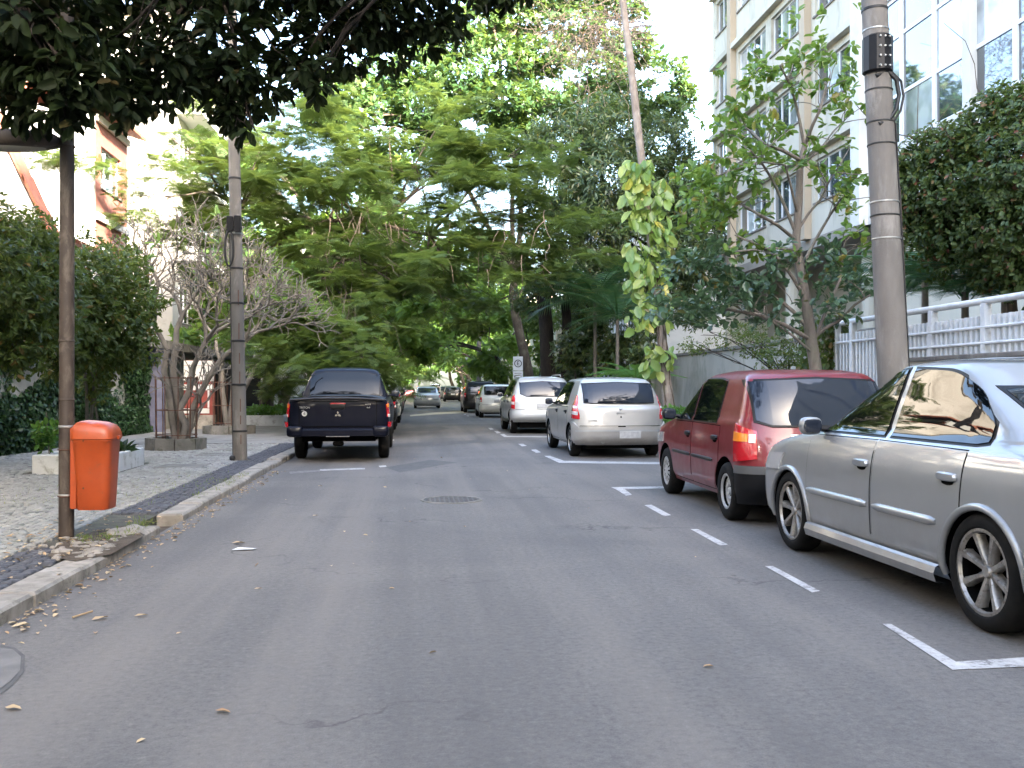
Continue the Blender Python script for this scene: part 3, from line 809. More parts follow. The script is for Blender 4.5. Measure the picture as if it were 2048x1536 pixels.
def car(spec, loc, rz=0.0):
    """spec: rows + dimensions + details, origin under the middle of the rear axle"""
    c = thing(spec.get('name', 'parked_car'), spec['label'], spec.get('cat', 'car'), loc, rz, spec.get('group'))
    oh = spec['oh']; ax = [0, spec['wb']]; W = spec['w']; R = spec['R']; pm = M[spec['paint']]; gl = M[spec.get('glass', 'glass_car')]
    rows = [(z, r - oh, f - oh, w, a, b) for z, r, f, w, a, b in spec['rows']]
    S = Surf(rows, spec.get('n', 3.2))
    body = S.mesh(pm).mesh('body', pm)
    body = cut_arches(body, ax, R + spec.get('gap', .055), W)
    bo = link('body', body, c)
    if spec.get('cab'):
        S2 = Surf([(z, r - oh, f - oh, w, a, b) for z, r, f, w, a, b in spec['cab']], spec.get('n2', 3.6)); P_(S2.mesh(pm), 'cab', pm, c, 38)
    else: S2 = S
    L0, L1 = rows[2][1], rows[2][2]
    P_(MB().box(-W*.72, W*.72, L0 + .25, L1 - .25, spec.get('floor', .17), spec.get('floor', .17) + .25), 'underbody', M['under'], c, False)
    tr = spec.get('track', W - .115)
    for y in ax:
        for sg in (-1, 1): put_wheel(c, spec['wheel'] if y else spec.get('wheel_r', spec['wheel']), R, sg * tr, y, spec.get('spin', .3) + y)
    lod = spec.get('lod', 0)
    sh = lambda pts: [(u - oh, z) for u, z in pts]
    # doors (proud sheets with a dark gap behind) and side windows
    for sg in (-1, 1):
        if sg > 0 and lod > 0 and loc[0] > 0: pass
        for (b, t) in spec.get('doors', []):
            b, t = sh(b), sh(t)
            gb, gt = grow(b, t, .009)
            d = P_(panel(S, 'side', b, t, sg, .0045, 14, 8, .004), 'door', pm, c, 30)
            P_(panel(S, 'side', gb, gt, sg, .0015, 14, 8, .003), 'door_gap', M['seam'], d, False)
            hx, hz = spec['handle_z'], 0
            ly = b[0][0] + spec.get('handle_in', .16); hz = spec['handle_z'] 
            x = S.side(ly, hz) * sg
            P_(MB().sup((x + sg*.012, ly, hz), (.026, .095, .026), 3.5, 12, 6), 'handle', M[spec.get('handle_mat', 'black_plastic')], d)
            P_(MB().sup((x + sg*.004, ly, hz - .022), (.009, .07, .032), 2.5, 12, 6), 'handle_recess', M['under'], d)
        for (b, t) in spec.get('windows', []):
            b, t = sh(b), soft(sh(t)); gb, gt = grow(b, t, .016)
            g = P_(panel(S2, 'side', gb, gt, sg, .004, 34, 8, .012), 'side_window', M['black_plastic'], c)
            P_(panel(S2, 'side', b, t, sg, .012, 34, 8, .008), 'glass', gl, g)
        if spec.get('moulding'):
            for l0, l1, z, hh, mm in spec['moulding']:
                l0 -= oh; l1 -= oh
                mb = MB().tube([(sg * (S.side(l0 + (l1-l0)*i/12, z) + .004), l0 + (l1-l0)*i/12, z) for i in range(13)], [hh*.45] + [hh*.8]*11 + [hh*.45], 8)
                mb.v = [(x, y, z + (z_ - z) * 1.15) for x, y, z_ in mb.v]
                P_(mb, 'side_moulding', M[mm], c, 70)
        if spec.get('sill'):
            l0, l1, z0, z1, mm = spec['sill']; l0 -= oh; l1 -= oh
            mb = MB(); xs = [S.side(l0 + (l1-l0)*i/10, .4) for i in range(11)]
            pr = [(.0, z1), (.022, z1 - .012), (.035, (z0+z1)/2), (.02, z0), (-.05, z0 - .01)]
            vs = [(sg*(xs[i] + dx), l0 + (l1-l0)*i/10, z) for i in range(11) for dx, z in pr]
            mb.add(vs, [(i*5+k, (i+1)*5+k, (i+1)*5+k+1, i*5+k+1) for i in range(10) for k in range(4)])
            P_(mb, 'sill_skirt', M[mm], c, 30)
        if spec.get('arch'):
            Ra, tt, mm = spec['arch']
            for y in ax:
                pts = []
                for k in range(23):
                    a = math.radians(-8 + 196 * k / 22); yy, zz = y + Ra*math.cos(a), .29 + Ra*math.sin(a)
                    if zz < .22: continue
                    pts.append((sg * (S.side(yy, max(zz, .25)) + .002), yy, zz))
                P_(MB().tube(pts, tt, 8), 'wheel_arch', M[mm], c, 50)
        # door mirrors
        if spec.get('mirror'):
            ly, z, mm = spec['mirror']; ly -= oh; x = S2.side(ly, z) * sg
            mb = MB().sup((x + sg*.13, ly, z + .03), (.085, .05, .068), 3.0, 14, 8)
            mo = P_(mb, 'door_mirror', M[mm], c)
            P_(MB().sup((x + sg*.13, ly - .048, z + .03), (.07, .008, .053), 3.5, 14, 6), 'mirror_glass', M['glass_blue'], mo)
            P_(MB().tube([(x - sg*.02, ly, z), (x + sg*.08, ly, z + .01)], .024, 6), 'mirror_arm', M['black_plastic'], mo)
    # screens
    if spec.get('rear_glass'):
        (b, t) = spec['rear_glass']; gb, gt = grow(b, t, .018)
        g = P_(panel(S2, 'rear', gb, gt, 1, .012, 18, 8, .02), 'rear_window', M['black_plastic'], c)
        P_(panel(S2, 'rear', b, t, 1, .017, 18, 8, .01), 'glass', M[spec.get('rear_glass_mat', spec.get('glass', 'glass_car'))], g)
    if spec.get('front_glass'):
        (b, t) = spec['front_glass']; P_(panel(S2, 'front', b, t, 1, .010, 18, 8, .02), 'windscreen', gl, c)
    # wrapped panels round the tail: lamps, bumpers, hatch
    lim = oh - R - spec.get('gap', .055) - .035; tmx = 3.0
    for q in np.linspace(.3, 2, 171):
        if S.arc(q, .5, 'r').y - rows[2][1] > lim: tmx = q; break
    for nm, mm, kind, b, t, off, both, *lab in spec.get('tail', []):
        if nm.startswith('bumper') or nm == 'rear_bumper':
            b = [(min(u, tmx - .01 * (len(b) - i)), z) for i, (u, z) in enumerate(b)]; t = [(min(u, tmx - .01 * (len(t) - i)), z) for i, (u, z) in enumerate(t)]
        if kind == 'arc':
            for sg in ((-1, 1) if both else (1,)):
                o = P_(panel(S, 'arc', b, t, sg, off, 16, 6, .03), nm, M[mm], c)
                if lab: o['label'] = lab[0]
        elif kind == 'full':
            bb = [(-u, z) for u, z in reversed(b) if u > 0] + b; tt = [(-u, z) for u, z in reversed(t) if u > 0] + t
            P_(panel(S, 'arcboth', bb, tt, 1, off, 40, 6, .04), nm, M[mm], c)
        else:
            P_(panel(S, 'rear', b, t, 1, off, 16, 6, .02), nm, M[mm], c)
    if spec.get('headlamp'):
        b, t = spec['headlamp']
        for sg in (-1, 1): P_(panel(S, 'arc', b, t, sg, .008, 12, 4, .03, 'f'), 'headlight', M['lens_clear'], c)
    if spec.get('plate'):
        x, z = spec['plate']; y = S.rear(x, z) - spec.get('plate_off', .03)
        P_(MB().cbox(x-.2, x+.2, y - .008, y + .02, z - .065, z + .065, .004), 'number_plate', M['plate'], c, False)
    if spec.get('wiper'):
        x0, x1, z = spec['wiper']; y = S2.rear((x0+x1)/2, z) - .045
        P_(MB().tube([(x0, y, z), (x1, y + .004, z + .012)], [.012, .006], 6), 'wiper', M['black_plastic'], c)
    if spec.get('exhaust'):
        x, z = spec['exhaust']; P_(MB().lathe([(.02, 0), (.028, 0), (.028, .25)], (x, L0 + .04, z), 'y', 12), 'exhaust_pipe', M['steel_rim'], c)
    if spec.get('rack'):
        for sg in (-1, 1):
            x, y0, y1, z = spec['rack']; y0 -= oh; y1 -= oh
            P_(MB().tube([(sg*x, y0, z - .05), (sg*x, y0 + .1, z), (sg*x, y1 - .15, z), (sg*x, y1, z - .06)], .018, 8), 'roof_rail', M['steel_rim'], c)
    return c, S, S2

def hatch_rows(L, W, H, belt=.93, tail=.12, slope=.3, hoodz=.86, cowl=.72, sill=.22, roofend=.0, tum=.83):
    """rows for a hatchback / tall car; W half width"""
    g = H - belt
    return [(sill, .14, L-.14, W*.93, .32, .45), (sill+.10, .03, L-.04, W*.985, .36, .5), (.52, 0, L, W, .38, .52), (.68, .02, L-.02, W, .36, .5),
            (hoodz-.06, .05, L-.10, W*.99, .34, .5), (hoodz, .07, L-.32, W*.98, .32, .5), (belt, tail-.02, L-cowl-.22, W*.965, .30, .5), (belt+.05, tail, L-cowl-.42, W*.935, .28, .4),
            (belt+g*.45, tail+slope*.35, L-cowl-.74, W*.87, .24, .35), (belt+g*.78, tail+slope*.85, L-cowl-1.02, W*tum*.96, .22, .35), (belt+g*.90, tail+slope*1.35+roofend, L-cowl-1.22, W*tum*.88, .24, .35),
            (belt+g*.97, tail+slope*1.9+.1, L-cowl-1.5, W*tum*.70, .3, .4), (H, tail+slope*2+.5, L-cowl-1.85, W*tum*.30, .2, .2)]
def sedan_rows(L, W, H, deck=1.0, dl=.72):
    return [(.20, .14, L-.14, W*.93, .34, .48), (.30, .03, L-.04, W*.985, .38, .52), (.48, 0, L, W, .42, .56), (.66, .02, L-.02, W, .42, .56),
            (.80, .06, L-.11, W*.985, .42, .56), (.88, .09, L-.34, W*.965, .42, .58), (.95, .17, L-.72, W*.935, .42, .6), (deck, .42, L-1.02, W*.895, .42, .5),
            (deck+.03, dl, L-1.20, W*.868, .30, .4), (1.18, dl+.24, L-1.50, W*.81, .26, .35), (1.30, dl+.46, L-1.74, W*.755, .26, .35),
            (H-.055, dl+.70, L-1.98, W*.685, .28, .35), (H-.018, dl+1.0, L-2.22, W*.54, .3, .35), (H, dl+1.3, L-2.42, W*.2, .15, .15)]
# ------------------------------------------------------------------ the near cars, one by one
def arch_bottom(la, Ra, l0, l1, zs=.27):
    """lower edge of a rear door that meets the rear wheel opening (axle at la)"""
    pts = []
    for l in np.linspace(l0, la + Ra, 7): pts.append((float(l), .29 + math.sqrt(max(0, Ra*Ra - (l-la)**2))))
    pts[-1] = (la + Ra + .005, zs + .06); return pts + [(la + Ra + .03, zs), (l1, zs)]
D_ = {}
D_['sedan_near'] = dict(label='silver sedan with eight spoke alloy wheels, nearest car at the right edge', oh=.81, wb=2.56, w=.85, R=.318, paint='silver',
    rows=sedan_rows(4.22, .85, 1.50, 1.0, .50), n=3.2, wheel='alloy8', gap=.06, track=.75, spin=.25, group=None,
    doors=[([(2.02,.27),(2.95,.27),(3.02,.5)], [(2.02,.955),(3.02,.945)]), (arch_bottom(.81,.385,1.0,1.99), [(1.0,.95),(1.99,.955)])],
    handle_z=.80, handle_mat='silver', handle_in=.12,
    windows=[([(1.96,.995),(3.0,.99)], [(1.96,1.425),(2.2,1.40),(2.5,1.28),(2.78,1.12),(3.0,1.0)]),
             ([(.86,1.01),(.95,.995),(1.87,.995)], [(.86,1.10),(.95,1.20),(1.12,1.31),(1.4,1.405),(1.87,1.428)])],
    rear_glass=([(-.56,1.045),(.56,1.045)], [(-.5,1.30),(.5,1.30)]), front_glass=([(-.62,1.03),(.62,1.03)], [(-.5,1.34),(.5,1.34)]),
    moulding=[(2.05,3.0,.53,.030,'silver'),(1.22,1.96,.53,.030,'silver')], sill=(1.2,3.0,.185,.285,'silver'), arch=(.375,.022,'silver'), mirror=(2.86,.99,'silver'),
    tail=[('rear_bumper','silver','full',[(0,.24),(1.25,.24)],[(0,.56),(1.25,.56)],.03,True),
          ('tail_lamp','lens_red','arc',[(.60,.66),(.90,.70)],[(.60,.90),(.90,.86)],.01,True), ('boot_gap','seam','rear',[(-.6,.62),(.6,.62)],[(-.6,.63),(.6,.63)],.003,False)],
    headlamp=([(.5,.60),(1.1,.64)],[(.5,.74),(1.1,.78)]), plate=(0,.75))
D_['red_hatch'] = dict(label='faded red hatchback with black rear bumper parked behind the near silver sedan', oh=.64, wb=2.37, w=.80, R=.285, paint='red',
    rows=hatch_rows(3.74, .80, 1.50, .96, .13, .20, .86, .66, .22, 0, .84), wheel='cap', wheel_r='steel', gap=.055, track=.70,
    doors=[([(1.86,.27),(2.62,.27),(2.68,.5)], [(1.86,.925),(2.68,.92)]), (arch_bottom(.64,.35,.86,1.83), [(.86,.92),(1.83,.925)])],
    handle_z=.80, handle_in=.12,
    windows=[([(1.9,.955),(2.62,.95)], [(1.9,1.40),(2.08,1.375),(2.3,1.22),(2.5,1.05),(2.62,.96)]), ([(.98,.955),(1.82,.955)], [(.98,1.375),(1.2,1.40),(1.82,1.405)])],
    rear_glass=([(-.64,1.0),(-.5,.955),(.5,.955),(.64,1.0)], [(-.62,1.37),(0,1.395),(.62,1.37)]), rear_glass_mat='glass_blue', front_glass=([(-.6,.99),(.6,.99)], [(-.52,1.33),(.52,1.33)]),
    moulding=[(1.04,1.82,.565,.022,'black_plastic'),(1.88,2.66,.565,.022,'black_plastic')], mirror=(2.52,.97,'black_plastic'),
    tail=[('rear_bumper','black_plastic','full',[(0,.20),(.9,.20),(1.12,.30)],[(0,.56),(1.12,.56)],.035,True), ('bumper_top','grey_car','full',[(0,.50),(1.14,.50)],[(0,.575),(1.14,.575)],.042,True),
          ('tail_lamp','lens_red','arc',[(.52,.64),(.98,.60)],[(.52,.90),(.98,.97)],.012,True), ('indicator_lens','lens_orange','arc',[(.66,.80),(.98,.80)],[(.66,.87),(.98,.89)],.018,True),
          ('reversing_lens','lens_clear','arc',[(.54,.79),(.64,.79)],[(.54,.87),(.64,.87)],.018,True),
          ('hatch_gap','seam','rear',[(-.46,.60),(.46,.60)],[(-.46,.607),(.46,.607)],.004,False), ('model_badge','chrome','rear',[(-.34,.855),(-.18,.855)],[(-.34,.87),(-.18,.87)],.006,False)],
    headlamp=([(.5,.6),(1.1,.64)],[(.5,.74),(1.1,.76)]), plate=(0,.74))
D_['warm_hatch'] = dict(label='warm silver hatchback with tall red and white tail lamps, in front of the red one', oh=.72, wb=2.59, w=.872, R=.305, paint='silver_warm',
    rows=hatch_rows(4.02, .872, 1.53, .98, .15, .26, .92, .68, .24, 0, .82), wheel='alloy5', gap=.06, track=.76,
    doors=[([(2.02,.29),(2.85,.29),(2.9,.5)], [(2.02,.95),(2.9,.945)]), (arch_bottom(.72,.375,.96,1.99), [(.96,.945),(1.99,.95)])], handle_z=.86, handle_in=.12,
    windows=[([(2.05,.985),(2.85,.98)], [(2.05,1.425),(2.25,1.395),(2.5,1.25),(2.72,1.09),(2.85,.99)]), ([(1.08,1.0),(1.98,.985)], [(1.08,1.40),(1.3,1.43),(1.98,1.43)])],
    rear_glass=([(-.66,1.045),(-.5,1.03),(.5,1.03),(.66,1.045)], [(-.60,1.385),(0,1.41),(.60,1.385)]), rear_glass_mat='glass_blue', front_glass=([(-.64,1.04),(.64,1.04)], [(-.55,1.41),(.55,1.41)]),
    mirror=(2.72,1.0,'black_plastic'), wiper=(-.42,.16,1.055), exhaust=(-.34,.30),
    tail=[('rear_bumper','silver_warm','full',[(0,.27),(.9,.27),(1.12,.34)],[(0,.575),(.62,.575),(.8,.66),(1.12,.68)],.028,True),
          ('bumper_lip','silver_blue','full',[(0,.50),(.72,.49)],[(0,.535),(.72,.525)],.04,True),
          ('tail_lamp','lens_red','arc',[(.60,.725),(1.0,.745)],[(.60,.80),(.72,1.00),(.82,1.17),(.88,1.18),(1.0,1.0)],.014,True),
          ('lamp_white','lens_clear','arc',[(.66,.80),(.97,.82)],[(.66,.865),(.97,.88)],.020,True), ('lamp_white','lens_clear','arc',[(.70,.93),(.94,.94)],[(.70,.97),(.94,.985)],.020,True),
          ('hatch_gap','seam','full',[(0,.60),(.6,.60)],[(0,.607),(.6,.607)],.006,True), ('boot_latch','under','rear',[(-.06,.585),(.08,.585)],[(-.06,.60),(.08,.60)],.012,False),
          ('lock','black_plastic','rear',[(-.012,.755),(.012,.755)],[(-.012,.782),(.012,.782)],.008,False)],
    headlamp=([(.5,.66),(1.1,.7)],[(.5,.82),(1.1,.84)]), plate=(.16,.44), plate_off=.04)
D_['suv'] = dict(label='pale silver compact sport utility car with roof rails, in front of the warm silver hatchback', oh=.85, wb=2.63, w=.915, R=.345, paint='silver_blue',
    rows=hatch_rows(4.325, .915, 1.66, 1.06, .14, .24, .98, .74, .34, 0, .80), wheel='alloy5', gap=.06, track=.79,
    doors=[([(2.18,.36),(3.05,.36),(3.1,.5)], [(2.18,1.03),(3.1,1.02)]), (arch_bottom(.85,.41,1.12,2.15,.36), [(1.12,1.02),(2.15,1.03)])], handle_z=.92, handle_in=.12,
    windows=[([(2.2,1.07),(3.0,1.06)], [(2.2,1.54),(2.42,1.5),(2.68,1.34),(2.88,1.18),(3.0,1.07)]), ([(1.3,1.07),(2.14,1.07)], [(1.3,1.545),(2.14,1.55)]), ([(.66,1.12),(1.24,1.07)], [(.66,1.40),(.85,1.5),(1.24,1.54)])],
    rear_glass=([(-.66,1.16),(-.5,1.08),(.5,1.08),(.66,1.16)], [(-.62,1.46),(0,1.50),(.62,1.46)]), rear_glass_mat='glass_blue', front_glass=([(-.64,1.13),(.64,1.13)], [(-.55,1.52),(.55,1.52)]),
    mirror=(2.9,1.08,'silver_blue'), wiper=(-.38,.12,1.11), rack=(.58,.7,2.5,1.70), sill=(1.3,3.1,.30,.38,'black_plastic'),
    tail=[('rear_bumper','silver_blue','full',[(0,.40),(1.15,.40)],[(0,.68),(1.15,.68)],.035,True),
          ('tail_lamp','lens_red','arc',[(.64,.72),(.92,.74)],[(.64,1.02),(.78,1.13),(.92,1.06)],.014,True), ('lamp_white','lens_clear','arc',[(.66,.84),(.91,.85)],[(.66,.92),(.91,.93)],.02,True),
          ('hatch_gap','seam','full',[(0,.70),(.6,.70)],[(0,.708),(.6,.708)],.006,True), ('door_mirror_strip','galv','rear',[(-.3,.98),(.3,.98)],[(-.3,1.0),(.3,1.0)],.01,False)],
    headlamp=([(.5,.7),(1.1,.74)],[(.5,.88),(1.1,.9)]), plate=(0,.82))
def place_car(key, **kw):
    d = dict(D_[key]); loc = kw.pop('loc'); rz = kw.pop('rz', 0); d.update(kw); return car(d, loc, rz)
nearc, _, _ = place_car('sedan_near', loc=(3.86, 4.74, 0), group='cars parked along the right kerb')
redc, _, _ = place_car('red_hatch', loc=(3.87, 9.02, 0), rz=math.radians(-1.2), group='cars parked along the right kerb')
hatc, HS, HS2 = place_car('warm_hatch', loc=(3.86, 17.9, 0), rz=math.radians(.5), group='cars parked along the right kerb')
place_car('suv', loc=(3.72, 27.3, 0), group='cars parked along the right kerb')
# small badge and lettering on the warm silver hatch
def letters(txt, size, mat, parent, loc, rot=(PI/2, 0, 0), name='lettering', ext=.003, align='CENTER'):
    cu = bpy.data.curves.new(name, 'FONT'); cu.body = txt; cu.size = size; cu.extrude = ext; cu.align_x = align; cu.align_y = 'CENTER'
    t = bpy.data.objects.new('t', cu); C.objects.link(t); dg = bpy.context.evaluated_depsgraph_get(); dg.update()
    me = bpy.data.meshes.new_from_object(t.evaluated_get(dg)); bpy.data.objects.remove(t)
    me.materials.clear(); me.materials.append(mat)
    o = link(name, me, parent); o.location = loc; o.rotation_euler = rot; return o
letters('SANDERO', .045, M['galv'], hatc, (-.52, HS.rear(-.52,.70) - .012, .70))
letters('RENAULT', .04, M['galv'], hatc, (0, HS.rear(0,.84) - .010, .84))
y = HS.rear(0, .905) - .012
P_(MB().prism([(-.035,.925),(0,.885),(.035,.925),(.02,.925),(0,.905),(-.02,.925)], 'y', y, y + .01), 'badge', M['chrome'], hatc, False)

# ------------------------------------------------------------------ the pickup truck
W = .89
pick = dict(name='pickup_truck', cat='pickup truck', label='dark navy pickup truck with covered bed and circular tailgate sticker, at the left kerb', oh=1.2, wb=3.0, w=W, R=.36, paint='navy',
    rows=[(.46,.10,4.9,W*.93,.22,.42),(.56,.02,4.97,W*.98,.24,.46),(.70,0,5.0,W,.24,.5),(.86,0,4.97,W,.24,.5),(.98,.0,4.86,W*.985,.22,.5),(1.03,.0,4.62,W*.975,.22,.5),(1.08,.01,4.15,W*.96,.20,.5),(1.115,.03,3.95,W*.93,.18,.4),(1.12,.06,3.85,W*.88,.18,.4)],
    cab=[(1.05,1.60,4.0,W*.93,.16,.5),(1.12,1.63,3.88,W*.92,.16,.45),(1.25,1.68,3.62,W*.875,.16,.4),(1.45,1.78,3.28,W*.80,.16,.35),(1.59,1.88,2.98,W*.735,.17,.32),(1.66,1.94,2.84,W*.67,.2,.3),(1.70,2.05,2.66,W*.52,.25,.3),(1.715,2.2,2.5,W*.3,.12,.15)],
    n=4.5, n2=4.2, floor=.36, wheel='alloy5', gap=.07, track=.765, group='cars parked along the left kerb',
    doors=[([(2.7,.52),(3.55,.52),(3.6,.7)], [(2.7,1.09),(3.6,1.06)]), ([(1.75,.52),(2.67,.52)], [(1.75,1.09),(2.67,1.09)])], handle_z=.98,
    windows=[([(2.72,1.14),(3.55,1.13)], [(2.72,1.59),(2.95,1.57),(3.25,1.40),(3.45,1.26),(3.55,1.15)]), ([(1.85,1.14),(2.66,1.14)], [(1.85,1.5),(1.95,1.57),(2.66,1.60)])],
    rear_glass=([(-.66,1.16),(.66,1.16)], [(-.55,1.57),(-.4,1.62),(.4,1.62),(.55,1.57)]), front_glass=([(-.64,1.2),(.64,1.2)], [(-.55,1.6),(.55,1.6)]),
    mirror=(3.42,1.16,'black_plastic'),
    tail=[('tail_lamp','lens_red','arc',[(.70,.80),(1.02,.81)],[(.70,1.02),(1.02,1.06)],.014,True), ('indicator_lens','lens_orange','arc',[(.72,.965),(1.0,.97)],[(.72,1.02),(1.0,1.045)],.020,True),
          ('reversing_lens','lens_clear','arc',[(.74,.80),(.96,.80)],[(.74,.85),(.96,.855)],.020,True), ('bumper_reflector','lens_red','arc',[(.72,.62),(.98,.63)],[(.72,.71),(.98,.72)],.052,True)],
    plate=(0,.52), plate_off=.075)
pk, PS, PS2 = car(pick, (-1.30, 17.9, 0))
y0 = -1.2
# wheel arch flares, bumper, tailgate, tonneau cover
P_(MB().cbox(-.78,.78,y0-.045,y0+.16,.47,.60,.03), 'rear_bumper', M['navy'], pk, 40)
for sg in (-1,1):
    P_(MB().sup((sg*.74, y0+.02, .55), (.145,.09,.10), 4, 16, 8), 'bumper_corner', M['navy'], pk, 60)
P_(panel(PS,'rear',[(-.66,.64),(.66,.64)],[(-.66,1.07),(.66,1.07)],1,.010,20,8,.01), 'tailgate', M['navy'], pk)
P_(panel(PS,'rear',[(-.675,.625),(.675,.625)],[(-.675,1.085),(.675,1.085)],1,.003,20,8,.003), 'tailgate_gap', M['seam'], pk)
P_(MB().sup((0,y0-.012,.985),(.135,.014,.055),3.5,16,6), 'tailgate_handle', M['black_plastic'], pk)
P_(MB().sup((0,y0-.012,1.035),(.14,.012,.016),3.5,16,6), 'brake_lamp', M['lens_red'], pk)
mb = MB(); vs = []; nx, ny = 12, 4
for j in range(ny+1):
    for i in range(nx+1):
        x = -.80 + 1.60*i/nx; vs.append((x, y0-.02+1.62*j/ny, 1.118 + .055*(1-(x/.8)**4) + .012*j/ny))
mb.add(vs, [(j*(nx+1)+i, j*(nx+1)+i+1, (j+1)*(nx+1)+i+1, (j+1)*(nx+1)+i) for j in range(ny) for i in range(nx)])
b=len(mb.v); mb.add([(x,y0-.025,1.085) for x in (-.82,.82)]+[(x,y0-.025,1.122) for x in (-.82,.82)]+[(0,y0-.025,1.172)], [(0,1,3,4,2)])
P_(mb, 'bed_cover', M['tonneau'], pk, 30)
P_(MB().tube([(-.82,y0-.03,1.10),(-.4,y0-.035,1.125),(0,y0-.04,1.13),(.4,y0-.035,1.125),(.82,y0-.03,1.10)], .022, 8), 'cover_edge', M['tonneau'], pk, 60)
def rhomb(cx, cz, ang, a, b_):
    c_, s_ = math.cos(ang), math.sin(ang); return [(cx + x*c_ - z*s_, cz + x*s_ + z*c_) for x, z in ((0,0),(a*.5,b_),(a,0),(a*.5,-b_))]
mb = MB()
for k in range(3):
    a = PI/2 + k*2*PI/3; mb.prism(rhomb(0, .845, a, .062, .018), 'y', y0-.022, y0-.008)
P_(mb, 'badge', M['chrome'], pk, False)
letters('TRITON', .05, M['galv'], pk, (-.57, y0-.014, .965)); letters('HPE', .03, M['galv'], pk, (-.60, y0-.014, .915))
letters('AUTO', .036, M['galv'], pk, (.52, y0-.014, 1.02)); letters('4x4', .04, M['galv'], pk, (.53, y0-.014, .965))
P_(MB().lathe([(0,-.013),(.045,-.013),(.045,-.006)], (-.575,y0,.86), 'y', 20), 'round_sticker', M['white_paint'], pk, False)
letters('6', .07, M['seam'], pk, (-.575, y0-.016, .86))
P_(MB().sup((.0,y0+.12,.33),(.10,.10,.05),3,12,6).tube([(-.62,0,.36),(.62,0,.36)],.045,8), 'rear_axle', M['under'], pk)

# ------------------------------------------------------------------ cars further off
def generic(key, label, paint, loc, kind='hatch', L=3.9, W=.84, H=1.48, wheel='steel', group=None, tail=None, rz=0, rg='glass_car', name='parked_car', lit=False, rack=None, belt=None, slope=.22):
    R = .29 if H < 1.6 else .34
    oh = .66; wb = L * .64
    if kind == 'hatch':
        b = belt or H * .645
        rows = hatch_rows(L, W, H, b, .13, slope, b - .07, .68, .24, 0, .82); g = H - b
        win = [([(L*.51,b+.02),(L*.74,b+.02)], [(L*.51,b+g*.85),(L*.56,b+g*.8),(L*.66,b+g*.42),(L*.74,b+.03)]), ([(L*.24,b+.02),(L*.49,b+.02)], [(L*.24,b+g*.80),(L*.49,b+g*.86)])]
        rgz = ([(-W*.74,b+g*.12),(W*.74,b+g*.12)], [(-W*.68,b+g*.78),(W*.68,b+g*.78)]); lz = (b-.26, b-.03)
        fg = ([(-W*.74,b+.1),(W*.74,b+.1)], [(-W*.62,b+g*.85),(W*.62,b+g*.85)])
    else:
        b = .97; rows = sedan_rows(L, W, H, .99, .6); oh = .85
        win = [([(L*.49,.985),(L*.7,.98)], [(L*.49,H-.08),(L*.55,H-.12),(L*.66,1.1),(L*.7,.99)]), ([(L*.25,1.0),(L*.47,.985)], [(L*.25,1.12),(L*.32,1.28),(L*.38,H-.085),(L*.47,H-.075)])]
        rgz = ([(-W*.66,1.045),(W*.66,1.045)], [(-W*.56,H-.12),(W*.56,H-.12)]); lz = (.70,.88)
        fg = ([(-W*.7,1.04),(W*.7,1.04)], [(-W*.6,H-.1),(W*.6,H-.1)])
    bz = .56 if H < 1.6 else .64
    tl = tail or [('rear_bumper', paint, 'full', [(0,.26),(1.1,.28)], [(0,bz),(1.1,bz)], .03, True),
                  ('tail_lamp', 'lens_red', 'arc', [(.62,lz[0]),(1.0,lz[0]+.02)], [(.62,lz[1]-.03),(1.0,lz[1])], .012, True),
                  ('reversing_lens','lens_clear','arc',[(.66,lz[0]+.03),(.96,lz[0]+.04)],[(.66,lz[0]+.08),(.96,lz[0]+.09)],.018,True),
                  ('hatch_gap','seam','full',[(0,bz+.03),(.58,bz+.03)],[(0,bz+.04),(.58,bz+.04)],.006,True)]
    spec = dict(name=name, label=label, oh=oh, wb=wb, w=W, R=R, paint=paint, rows=rows, wheel=wheel, track=W-.1, windows=win, rear_glass=rgz, front_glass=fg, rear_glass_mat=rg,
                doors=[([(L*.5,.29),(L*.73,.29)],[(L*.5,b-.03),(L*.73,b-.03)]), (arch_bottom(oh,R+.06,oh+.22,L*.49), [(oh+.22,b-.03),(L*.49,b-.03)])], handle_z=b-.12, group=group,
                mirror=(L*.70,b+.03,'black_plastic'), tail=tl, plate=(0, .74 if kind=='hatch' else .78), headlamp=([(.5,.62),(1.1,.66)],[(.5,.78),(1.1,.8)]), rack=rack)
    return car(spec, loc, rz)
GR, GL = 'cars parked along the right kerb', 'cars parked along the left kerb'
generic('a', 'small white hatchback parked past the pale silver sport utility car', 'white_car', (3.78, 42, 0), 'hatch', 3.75, .82, 1.50, 'steel', GR, rg='glass_car')
generic('b', 'black sport utility car with grey roof rails parked past the small white hatchback', 'black', (3.62, 50.5, 0), 'hatch', 4.3, .9, 1.72, 'alloy5', GR, rack=(.6,.5,2.6,1.76), rg='glass_blue')
generic('c', 'black hatchback with the street gap before it, far down the right kerb', 'black', (3.95, 93, 0), 'hatch', 3.9, .86, 1.5, 'alloy5', GR)
generic('d', 'grey tall hatchback far down the right kerb just past the black one', 'grey_car', (3.75, 104, 0), 'hatch', 4.1, .86, 1.6, 'alloy5', GR, rg='glass_blue')
generic('e', 'maroon hatchback among the farthest cars of the right kerb', 'maroon', (3.4, 114, 0), 'hatch', 3.9, .84, 1.5, 'steel', GR)
generic('f', 'silver sedan among the farthest cars of the right kerb', 'silver_blue', (2.9, 124, 0), 'sedan', 4.2, .85, 1.45, 'steel', GR)
generic('g', 'pale silver sedan driving ahead alone in the middle of the road', 'silver_blue', (.95, 62, 0), 'sedan', 4.3, .86, 1.46, 'alloy5', None, name='moving_car', rg='glass_blue')
generic('h', 'dark red car far ahead in the road with its tail towards us', 'maroon', (-.6, 118, 0), 'hatch', 4.0, .86, 1.62, 'steel', None, name='moving_car')
